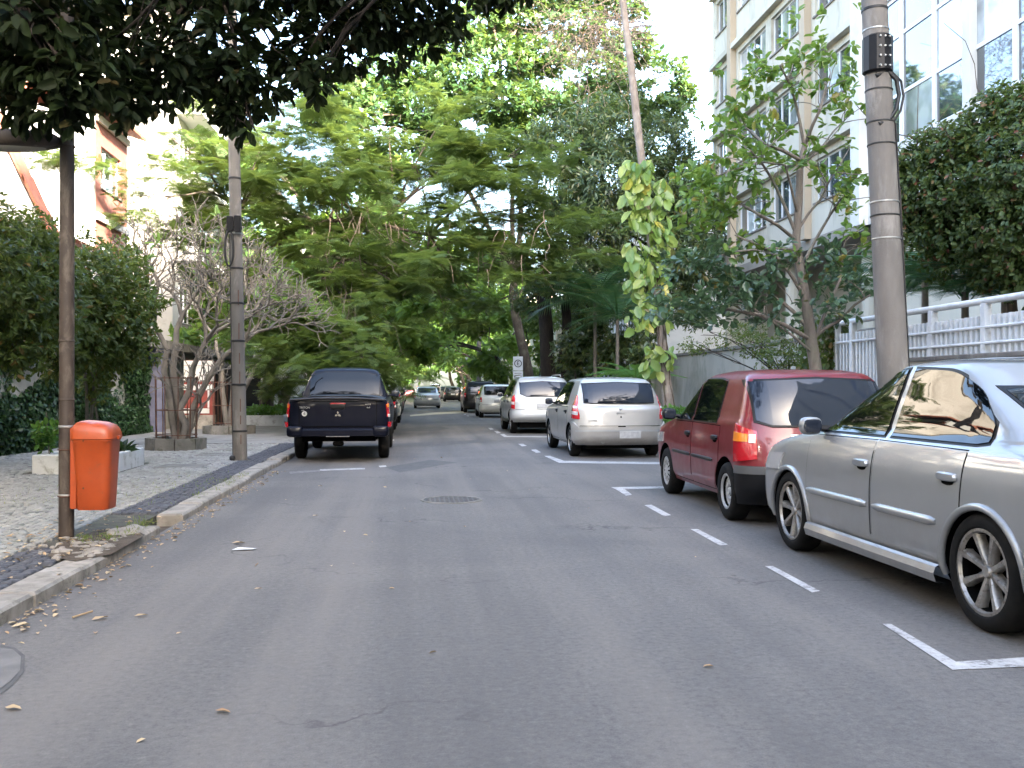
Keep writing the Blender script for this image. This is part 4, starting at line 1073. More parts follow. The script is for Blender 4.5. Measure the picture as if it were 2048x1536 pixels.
generic('i', 'dark grey hatchback at the left kerb directly ahead of the pickup truck', 'grey_car', (-1.36, 24.6, 0), 'hatch', 3.9, .83, 1.46, 'alloy5', GL)
generic('j', 'black hatchback second ahead of the pickup truck at the left kerb', 'black', (-1.33, 29.8, 0), 'hatch', 3.8, .82, 1.47, 'steel', GL)
generic('k', 'tall white van like car rising above the dark ones at the left kerb', 'white_car', (-1.33, 35.8, 0), 'hatch', 4.3, .88, 1.82, 'steel', GL, slope=.12)
generic('l', 'beige hatchback at the left kerb just past the tall white car', 'beige_car', (-1.36, 41.6, 0), 'hatch', 3.9, .84, 1.52, 'alloy5', GL)
generic('m', 'black sedan at the left kerb past the beige hatchback', 'black', (-1.36, 47.2, 0), 'sedan', 4.2, .85, 1.45, 'alloy5', GL)
generic('n', 'dark red hatchback far along the left kerb', 'maroon', (-1.36, 54, 0), 'hatch', 3.9, .84, 1.48, 'steel', GL)
generic('o', 'silver hatchback far along the left kerb past the dark red one', 'silver', (-1.4, 61, 0), 'hatch', 3.9, .84, 1.48, 'steel', GL)
generic('p', 'black hatchback farthest along the left kerb', 'black', (-1.45, 70, 0), 'hatch', 3.9, .84, 1.48, 'steel', GL)

generic('q', 'silver sedan far along the left kerb past every dark car', 'silver_blue', (-1.5, 78, 0), 'sedan', 4.2, .85, 1.46, 'steel', GL)
generic('r', 'white hatchback near the far end of the left row', 'white_car', (-1.5, 88, 0), 'hatch', 3.9, .84, 1.5, 'steel', GL)
generic('s', 'grey hatchback at the far end of the left row', 'grey_car', (-1.5, 97, 0), 'hatch', 3.9, .84, 1.5, 'steel', GL)
generic('t', 'pale van at the far end of the right row', 'white_car', (3.2, 134, 0), 'hatch', 4.4, .9, 1.95, 'steel', GR, slope=.1)
# ================================================================== POLES, BIN, SIGNS
PZ = .07
b0 = gp(137, 1092)
bx, by = -2.82, 8.05
sl = thing('street_lamp', 'brown weathered steel lamp post by the broken kerb, holding the orange bin', 'street lamp', (bx, by, PZ))
MB().tube([(bx, by, PZ - .05), (bx, by, 3.0), (bx - .01, by, 5.6)], [.060, .056, .05], 24).build('pole', M['steel_pole'], sl, 60)
for z in (.42, .98, 1.20, 1.68, 3.28): MB().lathe([(.0605, z), (.064, z + .004), (.064, z + .014), (.0605, z + .018)], (bx, by, 0), seg=24).build('band', M['galv'] if z in (.98, .42) else M['steel_pole'], sl)
p = pp(35, 280, by)
MB().tube([(bx, by, p.z - .02), (bx - .15, by, p.z - .04), (p.x + .2, by, p.z - .01)], .028, 10).build('arm', M['steel_pole'], sl, 60)
MB().sup((p.x - .12, by, p.z), (.46, .14, .075), 3.2, 24, 12).build('lamp_head', M['steel_pole'], sl, 60)
MB().sup((p.x - .12, by, p.z - .05), (.36, .10, .045), 2.4, 20, 8).build('lamp_glass', M['grey_wall'], sl, 60)

# orange litter bin
bn = thing('litter_bin', 'orange plastic litter bin with domed lid hanging on the brown lamp post', 'litter bin', (bx + .22, by - .02, .31))
cx, cy = bx + .245, by - .02
def ringp(z, hw, hd, n=5.0, seg=36, cx=cx, cy=cy):
    e = 2 / n; f = lambda v: math.copysign(abs(v) ** e, v)
    return [(cx + hw * f(math.cos(2*PI*k/seg)), cy + hd * f(math.sin(2*PI*k/seg)), z) for k in range(seg)]
def loft(rings, cap=True):
    mb = MB(); n = len(rings[0]); vs = [p for r in rings for p in r]
    fs = [(i*n+k, i*n+(k+1)%n, (i+1)*n+(k+1)%n, (i+1)*n+k) for i in range(len(rings)-1) for k in range(n)]
    if cap: fs += [tuple(reversed(range(n))), tuple(range((len(rings)-1)*n, len(rings)*n))]
    return mb.add(vs, fs)
loft([ringp(.315, .105, .11), ringp(.318, .125, .13), ringp(.335, .130, .135), ringp(.60, .142, .15), ringp(.865, .155, .165), ringp(.875, .162, .172), ringp(.890, .162, .172)]).build('bin_body', M['orange'], bn, 35)
mb = loft([ringp(.885, .160, .170), ringp(.892, .170, .18), ringp(.935, .168, .178), ringp(.975, .158, .168, 4), ringp(1.005, .135, .145, 3.4), ringp(1.022, .085, .09, 3), ringp(1.027, .02, .02, 2)])
mb.v = [(x, y, z - .10 * (x - cx - .1) * (1 if z > .93 else 0)) for x, y, z in mb.v]
mb.build('lid', M['orange'], bn, 35)
MB().cbox(cx + .158, cx + .185, cy - .03, cy + .03, .885, .915, .006).build('lid_latch', M['orange'], bn)
MB().cbox(cx - .185, cx - .150, cy - .075, cy + .075, .33, .985, .01).build('mounting_plate', M['orange'], bn)
MB().cbox(cx - .160, cx - .12, cy - .13, cy - .085, .33, .88, .008).build('rib', M['orange'], bn)
for z in (.42, .80): MB().tube([(bx + .066*math.cos(a), by + .066*math.sin(a), z) for a in np.linspace(-.2, 2*PI - .2, 20)], .005, 5).build('strap', M['rust'], bn)
for z in (.5, .88): MB().sup((cx - .05, cy - .168, z), (.008, .006, .008), 2, 8, 5).build('rivet', M['rust'], bn)

# left concrete pole
px, py = -2.95, 16.6
up = thing('utility_pole', 'round grey concrete pole with cable loop and junction box on the left pavement', 'utility pole', (px, py, PZ))
def lp(h, hb=0.0, lean=-.10, x=px): return x + lean * (h / 5.0)
MB().tube([(lp(h), py, h) for h in (PZ - .05, 1.5, 3, 4.5, 6, 8.2)], [.122, .115, .107, .1, .094, .085], 24).build('pole', M['concrete'], up, 60)
for h in (3.95, 4.05, 2.1, 1.35, 3.35, 2.75, 4.9, .55): MB().lathe([(.128 - h*.005, h), (.133 - h*.005, h + .005), (.133 - h*.005, h + .03), (.128 - h*.005, h + .035)], (lp(h + .01), py, 0), seg=24).build('band', M['galv'] if 3.9 < h < 4 else M['cable'], up)
q = pp(461, 450, py)
MB().cbox(q.x - .04, q.x + .07, py - .15, py - .04, q.z - .12, q.z + .13, .01).build('junction_box', M['black_plastic'], up)
MB().cbox(q.x + .09, q.x + .20, py - .17, py - .08, q.z - .14, q.z + .14, .01).build('junction_box', M['black_plastic'], up)
MB().tube([(q.x + .02, py - .12, q.z - .1)] + [(q.x + .0 - .07*math.sin(t), py - .13, q.z - .42 + .30*math.cos(t)) for t in np.linspace(.2, 5.9, 22)], .02, 8).build('cable_loop', M['cable'], up, 60)
MB().tube([(lp(h) - .108 + h*.004, py - .05, h) for h in np.linspace(.1, 4.2, 14)], .012, 6).build('cable', M['cable'], up)
for h in (.5, .8, 1.05, 1.55, 1.9, 2.35, 2.9):
    mb = MB(); mb.box(lp(h) + .035, lp(h) + .048, py - .122 + h * .004, py - .10, h - .16 + random.uniform(-.05, .05), h + random.uniform(0, .1)); mb.build('bare_rebar', M['rust'], up)
MB().sup((px - .11, py - .12, PZ + .04), (.05, .06, .05), 2.5, 10, 6).build('cable_stub', M['cable'], up)

# right concrete pole
qx, qy = 5.42, 10.15
up2 = thing('utility_pole', 'thick concrete pole with black terminal clamp and cable loop, behind the near silver sedan', 'utility pole', (qx, qy, .13))
def lp2(h): return qx - .215 * ((h - 1.5) / 4.2)
MB().tube([(lp2(h), qy, h) for h in (.05, 1.5, 3, 4.5, 6, 9)], [.178, .168, .157, .146, .136, .118], 28).build('pole', M['concrete'], up2, 60)
def at2(py_): return pp(1745, py_, qy).z
for yy in (22, 62, 182, 246, 290, 405, 432, 478, 20): 
    h = at2(yy); r = .180 - h * .0073
    MB().lathe([(r - .004, h - .01), (r + .006, h - .006), (r + .006, h + .008), (r - .004, h + .012)], (lp2(h), qy, 0), seg=28).build('band', M['galv'] if yy in (62, 405, 478) else M['cable'], up2)
h0, h1 = at2(150), at2(75)
mb = MB().lathe([(.135, h0), (.165, h0 + .02), (.165, h1 - .02), (.135, h1)], (lp2(h0) - .02, qy - .03, 0), seg=12)
mb.build('terminal_clamp', M['black_plastic'], up2)
for i in range(4):
    for j in range(3): MB().lathe([(0, -.18), (.012, -.18), (.012, -.16)], (lp2(h0) - .07 + j * .055, qy - .025, h0 + .05 + i * (h1 - h0 - .1) / 3), 'y', 8).build('bolt', M['galv'], up2)
pts = [(1752, 152), (1775, 142), (1793, 160), (1798, 190), (1792, 220), (1778, 240), (1758, 248)]
MB().tube([pp(a, b, qy - .12) for a, b in pts], .024, 8).build('cable_loop', M['cable'], up2, 60)
MB().tube([pp(a + 9, b + 2, qy - .09) for a, b in pts], .014, 8).build('cable_loop', M['cable'], up2, 60)
MB().tube([(lp2(h) + .165 - h*.004, qy - .06, h) for h in np.linspace(.2, 4.3, 12)], .012, 6).build('cable', M['cable'], up2)
MB().tube([(lp2(h) + .20, qy + .03, h) for h in np.linspace(.2, 3.6, 6)], .02, 8).build('conduit', M['steel_pole'], up2)

# parking sign with E
sx, sy = 5.2, 45.5
sg_ = thing('parking_sign', 'white sign plate with a black ringed letter E above a text plate', 'sign', (sx, sy, .13))
q = pp(1036, 727, sy); sx = q.x
MB().tube([(sx, sy + .04, .1), (sx, sy + .04, 3.0)], .03, 10).build('post', M['galv'], sg_)
zc = q.z
MB().cbox(sx - .24, sx + .24, sy - .01, sy + .01, zc - .34, zc + .34, .01).build('plate', M['white_frame'], sg_)
MB().cbox(sx - .24, sx + .24, sy - .01, sy + .01, zc - .92, zc - .37, .01).build('text_plate', M['white_frame'], sg_)
MB().lathe([(.185, -.014), (.185, -.02), (.15, -.02), (.15, -.014)], (sx, sy, zc), 'y', 32).build('ring', M['seam'], sg_)
letters('E', .27, M['seam'], sg_, Vector((sx, sy - .018, zc)) - sg_.location, name='letter')
for z in (-.48, -.58, -.68, -.78): MB().box(sx - .17, sx + .17 - (z < -.7) * .1, sy - .014, sy - .011, zc + z - .02, zc + z + .015).build('text_line', M['grey_wall'], sg_)

# traffic light and far posts
q = pp(833, 746, 100)
tl = thing('traffic_light', 'small traffic light showing red far down the street', 'traffic light', (q.x, 100, 0))
MB().tube([(q.x - 3.6, 100.1, 0), (q.x - 3.6, 100.1, 4.2), (q.x - 2.8, 100.1, 4.9), (q.x, 100.1, 5.0), (q.x, 100.1, q.z + .5)], .06, 8).build('post', M['black_plastic'], tl)
MB().cbox(q.x - .17, q.x + .17, 99.85, 100.05, q.z - .75, q.z + .3, .02).build('housing', M['black_plastic'], tl)
MB().sup((q.x, 99.84, q.z), (.14, .05, .14), 2, 14, 8).build('red_lamp', M['lamp_lit_red'], tl)
for dz in (-.3, -.56): MB().sup((q.x, 99.84, q.z + dz), (.09, .04, .09), 2, 12, 6).build('unlit_lamp', M['under'], tl)
q = pp(958, 720, 62)
fp = thing('utility_pole', 'pale slim concrete pole behind the black sport utility car', 'utility pole', (q.x, 62, .13))
MB().tube([(q.x, 62, 0), (q.x, 62, 8)], [.17, .12], 14).build('pole', M['concrete'], fp, 60)
q = pp(757, 720, 55)
fp = thing('utility_pole', 'slim grey pole in the leaves above the row of cars on the left', 'utility pole', (-2.95, 55, .1))
MB().tube([(-2.95, 55, 0), (-2.95, 55, 8)], [.14, .09], 14).build('pole', M['concrete'], fp, 60)

# planters
def planter(x0, x1, y0, y1, z, mat, label, t=.10, soil=True):
    t_ = thing('planter', label, 'planter', ((x0+x1)/2, (y0+y1)/2, PZ))
    mb = MB(); mb.cbox(x0, x1, y0, y0+t, 0, z, .012); mb.cbox(x0, x1, y1-t, y1, 0, z, .012); mb.cbox(x0, x0+t, y0+t+.002, y1-t-.002, 0, z-.003, .012); mb.cbox(x1-t, x1, y0+t+.002, y1-t-.002, 0, z-.003, .012)
    mb.build('rim_wall', mat, t_)
    MB().box(x0+t-.01, x1-t+.01, y0+t-.01, y1-t+.01, 0, z-.06).build('soil', M['soil'], t_); return t_
planter(-5.45, -4.36, 14.2, 15.9, .34, M['planter_white'], 'low whitewashed square planter behind the orange bin')
planter(-5.6, -4.2, 31.4, 34.6, .42, M['planter_white'], 'long whitewashed planter round the tree left of the pickup truck')
planter(5.65, 6.75, 20.6, 27.5, .45, M['planter_white'], 'white planter wall at the foot of the trunk with climbing leaves')
def round_planter(x, y, r, z, label):
    t_ = thing('planter', label, 'planter', (x, y, PZ)); n = 9
    for k in range(n):
        a0, a1 = 2*PI*k/n + .02, 2*PI*(k+1)/n - .02
        pol = [(x + r*math.cos(a0), y + r*math.sin(a0)), (x + r*math.cos(a1), y + r*math.sin(a1)), (x + (r-.13)*math.cos(a1), y + (r-.13)*math.sin(a1)), (x + (r-.13)*math.cos(a0), y + (r-.13)*math.sin(a0))]
        MB().prism(pol, 'z', .02, z + random.uniform(-.01, .01)).build('block', M['concrete_dark'], t_)
    MB().lathe([(r - .1, .02), (r - .1, z - .05), (0, z - .03)], (x, y, 0), seg=20).build('soil', M['soil'], t_); return t_
round_planter(-4.78, 19.75, .60, .30, 'low round stone planter around the caged twisted tree')
round_planter(-4.95, 26.2, .70, .30, 'round stone planter behind the left concrete pole')
def cage(x, y, r, h, label):
    t_ = thing('tree_guard', label, 'tree guard', (x, y, .3))
    for k in range(10):
        a = 2*PI*k/10; MB().tube([(x + r*math.cos(a), y + r*math.sin(a), .26), (x + r*1.05*math.cos(a), y + r*1.05*math.sin(a), .3 + h)], .011, 5).build('bar', M['rust'], t_)
    for z in (.36, .3 + h*.45, .3 + h*.97):
        MB().tube([(x + r*1.02*math.cos(a), y + r*1.02*math.sin(a), z) for a in np.linspace(0, 2*PI, 21)], .010, 5).build('hoop', M['rust'], t_)
cage(-4.78, 19.75, .40, 1.25, 'rusty iron tree guard round the twisted trunks'); cage(-4.95, 26.2, .42, 1.2, 'rusty iron tree guard behind the left concrete pole')

# ================================================================== WALLS, FENCES, BUILDINGS
ivw = thing('garden_wall', 'tall garden wall under dark ivy along the left pavement', 'wall', (-7.6, 15, 0))
MB().box(-7.85, -7.45, -20, 27.2, 0, 2.42).build('masonry', M['grey_wall'], ivw)
# fence on the right
FX = 6.8
fn = thing('fence', 'white tubular railing on the low cream wall at the right edge', 'fence', (FX, 8, 1.7))
def picket_mesh(h):
    return MB().cbox(-.024, .024, -.024, .024, 0, h, .004).mesh('picket', M['white_metal'])
def railing(t_, y0, y1, zb, posts, zt=2.345, zp=2.17, zr=2.03):
    MB().tube([(FX, y0, zt), (FX, y1, zt)], .042, 12).build('top_rail', M['white_metal'], t_, 60)
    for z in (zr, zb + .12): MB().tube([(FX - .03, y0, z), (FX - .03, y1, z)], .020, 8).build('rail', M['white_metal'], t_, 60)
    for y in posts: MB().cbox(FX - .045, FX + .045, y - .045, y + .045, zb - .02, zt - .03, .004).build('post', M['white_metal'], t_)
    pm_ = picket_mesh(zp - zb); y = y0 + .06; w = wloc(t_)
    while y < y1:
        if all(abs(y - q) > .08 for q in posts):
            o = link('picket', pm_, t_); o.location = (FX - w.x, y - w.y, zb - w.z + random.uniform(-.003, .003))
        y += .108
railing(fn, 3.2, 12.75, 1.72, [3.3, 4.8, 6.3, 7.8, 9.3, 10.55, 11.7, 12.7])
gt = thing('gate', 'white barred pedestrian gate left of the thick concrete pole', 'gate', (FX, 13.8, .15))
railing(gt, 12.98, 14.55, .22, [13.05, 13.95, 14.5])
fw = thing('low_wall', 'low cream wall carrying the white railing', 'wall', (FX, 8, 0))
MB().box(FX - .14, FX + .14, -20, 12.8, 0, 1.66).build('masonry', M['white_wall'], fw)
MB().cbox(FX - .17, FX + .17, -20, 12.83, 1.662, 1.715, .01).build('coping', M['concrete'], fw)
hp = thing('gate_pillar', 'ivy covered pillar at the left end of the white gate', 'pillar', (FX, 14.9, 0))
MB().box(FX - .2, FX + .25, 14.62, 15.3, 0, 2.35).build('masonry', M['grey_wall'], hp)
gw = thing('boundary_wall', 'plain grey rendered boundary wall behind the red hatchback', 'wall', (8, 22, 0))
MB().box(8, 8.3, 15.32, 30.5, 0, 2.28).build('masonry', M['grey_wall'], gw); MB().cbox(7.95, 8.35, 15.3, 30.5, 2.283, 2.36, .01).build('coping', M['concrete_dark'], gw)
MB().box(7.05, 8.0, 15.32, 15.6, 0, 2.2).build('return_wall', M['grey_wall'], gw)

def window(parent, X, y0, y1, z0, z1, s, nm=3, tr=None, curtain=0.0, fr='white_frame', fw=.055, sill=True):
    """a window in a wall facing -X (s=-1) or +X (s=1), X = outer wall face"""
    xo = X - s * .10
    def bx_(x0, x1, *a): return (min(x0, x1), max(x0, x1)) + a
    mb = MB()
    mb.box(*bx_(xo, xo - s*.06, y0, y1, z0, z0 + fw)); mb.box(*bx_(xo, xo - s*.06, y0, y1, z1 - fw, z1))
    for k in range(nm + 1):
        y = y0 + fw/2 + (y1 - y0 - fw) * k / nm; mb.box(*bx_(xo + s*.003, xo - s*.063, y - fw/2, y + fw/2, z0 + .002, z1 - .002))
    if tr: mb.box(*bx_(xo + s*.001, xo - s*.05, y0 + .01, y1 - .01, tr - fw/2, tr + fw/2))
    w = mb.build('window', M[fr], parent)
    for k in range(nm):
        a, b = y0 + fw + (y1 - y0 - fw) * k / nm, y0 + (y1 - y0 - fw) * (k + 1) / nm
        MB().box(*bx_(xo - s*.03, xo - s*.045, a - .004, b + .004, z0 + fw - .004, z1 - fw + .004)).build('pane', M['win_curtain'] if random.random() < curtain else M['win_glass'], w)
    if sill: MB().box(*bx_(X + s*.05, xo, y0 - .06, y1 + .06, z0 - .06, z0 - .003)).build('sill', M['concrete'], w)
    MB().box(*bx_(xo - s*.35, xo - s*.37, y0 - .1, y1 + .1, z0 - .1, z1 + .1)).build('room', M['interior'], w)
def facade(parent, X, Xb, y0, y1, zs, wins, s, mat, pitch=None, floor_mat=None, z_low=0):
    """wall bands between floors and piers between windows; wins = list of (y0,y1), zs = list of (z0,z1)"""
    th = .3; xa, xb = (X, X - s*th)
    xa, xb = min(xa, xb), max(xa, xb)
    zc = z_low
    for z0, z1 in zs:
        MB().box(xa, xb, y0, y1, zc, z0).build('wall', mat, parent)
        ya = y0
        for a, b in wins:
            MB().box(xa, xb, ya, a, z0 + .001, z1 - .001).build('pier', mat, parent); ya = b
        MB().box(xa, xb, ya, y1, z0 + .001, z1 - .001).build('pier', mat, parent)
        zc = z1
    return zc
def block(parent, x0, x1, y0, y1, z0, z1, mat, name='wall'): return MB().box(x0, x1, y0, y1, z0, z1).build(name, mat, parent)

# glazed block at the right edge
BX = 12.0
gb = thing('glazed_building', 'building with tall white framed glazed bays at the upper right', 'building', (BX, 16, 0))
block(gb, BX + .5, 24, -.99, 24.0, 0, 19.5, M['cream_wall'])
block(gb, BX + .52, 24, -62, -1, .01, 24, M['cream_wall'], 'unseen_sun_block')  # unseen block behind the viewer, added tall to keep sun off the canopy
block(gb, BX - .1, BX + .5, -30, 24.0, 5.6, 7.35, M['white_wall'], 'spandrel')
for fl in range(4):
    zb = 7.35 + fl * 4.15; zt = zb + 3.75
    if zb > 18: break
    y = 23.5
    while y > 4:
        yn = y - 1.47; k = int(round((23.5 - y) / 1.47))
        wf = MB(); wf.box(BX - .02, BX + .10, yn - .07, yn + .07, zb, zt)
        for z in (zb + .02, zb + 1.25, zb + 2.72, zt - .06): wf.box(BX, BX + .08, yn + .072, y - .072, z - .04, z + .05)
        w = wf.build('window', M['white_frame'], gb)
        for a, b in ((zb + .07, zb + 1.21), (zb + 1.30, zb + 2.68), (zb + 2.77, zt - .1)):
            MB().box(BX + .03, BX + .045, yn + .07, y - .07, a, b).build('pane', M['win_curtain'] if random.random() < .18 else M['win_glass'], w)
        if k % 3 == 2: MB().box(BX - .14, BX + .2, yn - .14, yn + .14, zb - .3, zt + .3).build('column', M['white_wall'], gb)
        y = yn
    block(gb, BX - .06, BX + .5, -30, 24.0, zt, zt + .4, M['white_wall'], 'slab')
MB().box(BX - .35, BX + .25, 23.55, 24.05, 5.6, 19.5).build('corner_column', M['white_wall'], gb)
for y in (-26, -20, -14, -8, -2, 4): block(gb, BX - .1, BX + .5, y, y + 5, 7.36, 19.5, M['cream_wall'], 'wall')
# cream apartment block
ab = thing('apartment_building', 'cream apartment block with overhanging upper floors and ribbon windows, right side', 'building', (BX + .2, 31, 0))
X0 = BX + .2
block(ab, X0 + 2.2, 24, 24.05, 37.2, 0, 19.0, M['cream_wall'], 'inner_wall')
block(ab, X0 - .02, X0 + 2.2, 24.05, 37.2, 5.6, 5.9, M['soffit'], 'soffit')
floors = [(6.95, 8.25), (9.8, 11.1), (12.65, 13.95), (15.5, 16.8)]
wins = [(24.6, 27.5), (28.4, 31.0), (31.5, 34.3), (35.1, 36.8)]
zc = facade(ab, X0, 0, 24.05, 37.2, floors, wins, -1, M['cream_wall'], z_low=5.901)
block(ab, X0, X0 + .3, 24.05, 37.2, zc, 19.2, M['cream_wall'], 'parapet')
for z0, z1 in floors:
    MB().box(X0 - .22, X0 - .004, 24.1, 37.15, z1 + .22, z1 + .42).build('ledge', M['cream_wall'], ab)
    for a, b in wins: window(ab, X0, a, b, z0, z1, -1, 4 if b - a > 2.3 else 3, None, .4)
for y in (27.95, 34.7): MB().box(X0 - .23, X0 - .003, y - .2, y + .2, 5.9, 19.2).build('pilaster', M['tan_wall'], ab)
block(ab, X0 - .02, X0 + 2.2, 37.0, 37.22, 5.9, 19.2, M['cream_wall'], 'end_wall')
block(ab, X0 + .5, 24, 37.0, 37.22, 0, 5.58, M['cream_wall'], 'end_wall')
for y in (25.5, 31): MB().lathe([(.28, 0), (.28, 5.6)], (X0 + .8, y, 0), seg=16).build('column', M['cream_wall'], ab)
# further right-hand houses
def simple_block(label, x0, x1, y0, y1, H, s, mat, zf, wy, cat='building', name='building', base=0, nm=3, cur=.3, roofmat='concrete'):
    t_ = thing(name, label, cat, ((x0+x1)/2, (y0+y1)/2, 0)); X = x0 if s < 0 else x1
    inner = (x0 + .3, x1) if s < 0 else (x0, x1 - .3)
    block(t_, inner[0], inner[1], y0 + .002, y1 - .002, 0, H, mat, 'inner_wall')
    zc = facade(t_, X, 0, y0, y1, zf, wy, s, mat); block(t_, min(X, X - s*.3), max(X, X - s*.3), y0, y1, zc, H, mat, 'parapet')
    for z0, z1 in zf:
        for a, b in wy: window(t_, X, a, b, z0, z1, s, nm, None, cur)
    MB().box(x0 - .15, x1 + .15, y0 - .15, y1 + .15, H + .002, H + .25).build('cornice', M[roofmat], t_); return t_
def rng(y0, y1, w, g): 
    out = []; y = y0
    while y + w < y1: out.append((y, y + w)); y += w + g
    return out
simple_block('pale building glimpsed through the trees past the parking sign', 10.5, 20, 44, 60, 11, -1, M['white_wall'], [(1.2,2.6),(4.2,5.6),(7.2,8.6)], rng(45,59,1.8,1.5))
simple_block('low pale house behind the trees far right of the road', 9.5, 18, 62, 76, 7, -1, M['cream_wall'], [(1.2,2.6),(4.2,5.6)], rng(63,75,1.6,1.6))
simple_block('low pale block far along the right side', 9.5, 20, 80, 110, 9, -1, M['cream_wall'], [(1.2,2.6),(4.2,5.6)], rng(81,109,2,2))
simple_block('white block closing the right side of the street', 9.5, 20, 114, 170, 9, -1, M['white_wall'], [(4.2,5.6)], rng(116,168,2.5,3))
# left side
hs = thing('gabled_house', 'white rendered house with red tiled gable edge at the far left', 'house', (-12, 20, 0))
g0, g1 = pp(18, 300, 20), pp(80, 428, 20)
sl_ = (g1.z - g0.z) / (g1.x - g0.x); pk_x = -11.6; pk_z = g0.z + sl_ * (pk_x - g0.x); ex = g1.x
MB().prism([(-15.0, 0), (ex, 0), (ex, g1.z - .12), (pk_x, pk_z - .12), (-15.0, g1.z - .12)], 'y', 20, 20.45).build('wall', M['white_wall'], hs)
th = .16
for i in range(14):
    a, b = i / 14, (i + 1) / 14 + .012
    pa = (pk_x + (ex + .3 - pk_x) * a, pk_z + sl_ * (ex + .3 - pk_x) * a); pb = (pk_x + (ex + .3 - pk_x) * b, pk_z + sl_ * (ex + .3 - pk_x) * b)
    MB().prism([(pa[0], pa[1] + .02), (pb[0], pb[1] - .02), (pb[0], pb[1] + .10), (pa[0], pa[1] + .15)], 'y', 19.92, 20.52).build('tile_course', M['tile'], hs)
MB().prism([(pk_x, pk_z + .12), (-15.4, g1.z - .2), (-15.4, g1.z - .1), (pk_x, pk_z + .25)], 'y', 19.93, 20.5).build('roof', M['tile'], hs)
lw = thing('house_wing', 'low white wing with a red tile eave left of the brick building', 'house', (-9, 23, 0))
e0, e1 = 20.9, 26.6
block(lw, -11, -8.2, 25.25, 28.5, 0, 4.72, M['white_wall']); block(lw, -8.35, -8.2, e0, 25.24, 0, 4.72, M['white_wall'])
window(lw, -8.2, 23.2, 24.3, 3.75, 4.5, 1, 2, None, .3)
for k in range(24):
    y = e0 - .1 + k * .32; MB().prism([(-10.4, 5.55), (-8.0, 4.78), (-7.95, 4.86), (-10.4, 5.68)], 'y', y, y + .29).build('roof_tile', M['tile'], lw)
bb = thing('brick_building', 'tall sunlit white building with red brick street front and tiled eave', 'building', (-13, 32, 0))
block(bb, -19, -10.0, 30, 33.3, 0, 10.0, M['white_wall']); block(bb, -19, -9.68, 29.85, 29.995, 0, 9.74, M['white_wall'], 'gable_wall')
zc = facade(bb, -9.7, 0, 30.0, 33.3, [(1.3,2.6),(4.6,5.9),(7.6,8.9)], [(30.6,32.6)], 1, M['brick'])
block(bb, -10.0, -9.7, 30, 33.3, zc, 9.75, M['brick'], 'brick_band')
for z0, z1 in [(1.3,2.6),(4.6,5.9),(7.6,8.9)]:
    for a, b in [(30.6,32.6)]: window(bb, -9.7, a, b, z0, z1, 1, 3, None, .2)
for z in (3.3, 6.5, 9.55): MB().box(-9.69, -9.60, 30, 33.3, z, z + .22).build('string_course', M['white_wall'], bb)
for k in range(12):
    y = 29.5 + k * .33; MB().prism([(-11.5, 10.5), (-9.1, 9.78), (-9.1, 9.90), (-11.5, 10.64)], 'y', y, y + .3).build('roof_tile', M['tile'], bb)
MB().box(-19.4, -11.5, 29.5, 33.4, 10.0, 10.5).build('roof', M['tile'], bb)
simple_block('tall cream block with glazed balconies behind the feathery tree on the left', -20, -9.1, 37, 60, 15.5, 1, M['cream_dim'], [(1.2,2.6),(3.9,5.5),(6.9,8.5),(9.9,11.5),(12.6,13.9)], rng(37.8,59,2.8,.7), nm=4, cur=.35)
bt = bpy.data.objects['building.004']
for z in (3.5, 6.5, 9.5, 12.2): MB().box(-9.098, -8.1, 37.5, 59.5, z - .25, z - .02).build('balcony_slab', M['white_wall'], bt)
for z in (3.5, 6.5, 9.5):
    for k in range(12): MB().box(-8.16, -8.13, 37.6 + k*1.83, 37.6 + k*1.83 + 1.75, z, z + .95).build('balcony_glass', M['win_glass'], bt)
simple_block('white block further up the left side', -20, -8.8, 63, 95, 14, 1, M['white_wall'], [(1.2,2.6),(4.2,5.6),(7.2,8.6),(10.2,11.6)], rng(64,94,2,1.6))
simple_block('cream block closing the left side of the street', -20, -8.8, 98, 170, 16, 1, M['cream_wall'], [(4.2,5.6),(8.2,9.6)], rng(99,168,2.5,3))
# blocks beside and behind the viewer (they shade the street and show in the car windows)
simple_block('white tall block outside the left edge beside the viewer', -22, -9.5, -30, 17.5, 13, 1, M['white_wall'], [(4.2,5.8),(7.2,8.8),(10.2,11.6)], rng(-28,17,2,1.4))
# entrance with roof slab, blue door, striped panel, iron gate
en = thing('gate_house', 'flat roofed entrance canopy with blue door at the end of the ivy wall', 'entrance', (-7, 30, 0))
MB().box(-8.6, -6.9, 25.4, 38.5, 2.42, 2.66).build('roof_slab', M['concrete_dark'], en)
MB().box(-7.44, -6.95, 27.3, 27.45, 0, 2.42).build('blue_door', M['blue_door'], en)
MB().box(-8.6, -7.46, 27.25, 38.5, 0, 2.419).build('wall', M['grey_wall'], en)
ph = thing('painted_panel', 'red and white striped painted hoarding on a stone base behind the caged tree', 'panel', (-6.4, 29.2, 0))
xa, xb, yy = -6.85, -5.98, 29.2
MB().box(xa, xb, yy, yy + .25, .5, 2.15).build('board', M['red_panel'], ph); MB().box(xa - .02, xb + .02, yy - .03, yy + .28, 0, .5).build('stone_base', M['granite'], ph)
for z0, z1 in ((2.0, 2.14), (1.52, 1.70), (1.25, 1.42), (.55, .70)): MB().box(xa, xb - (.12 if z1 < .8 else 0), yy - .02, yy - .002, z0, z1).build('white_stripe', M['white_paint'], ph)
MB().box(xa + .36, xa + .41, yy - .021, yy - .003, .85, 1.24).build('white_stroke', M['white_paint'], ph); MB().box(xb - .17, xb - .12, yy - .022, yy - .003, .72, 1.24).build('white_stroke', M['white_paint'], ph)
for x in (xb - .30, xb - .16): MB().box(x, x + .025, yy - .022, yy - .003, 1.71, 1.99).build('divider', M['seam'], ph)
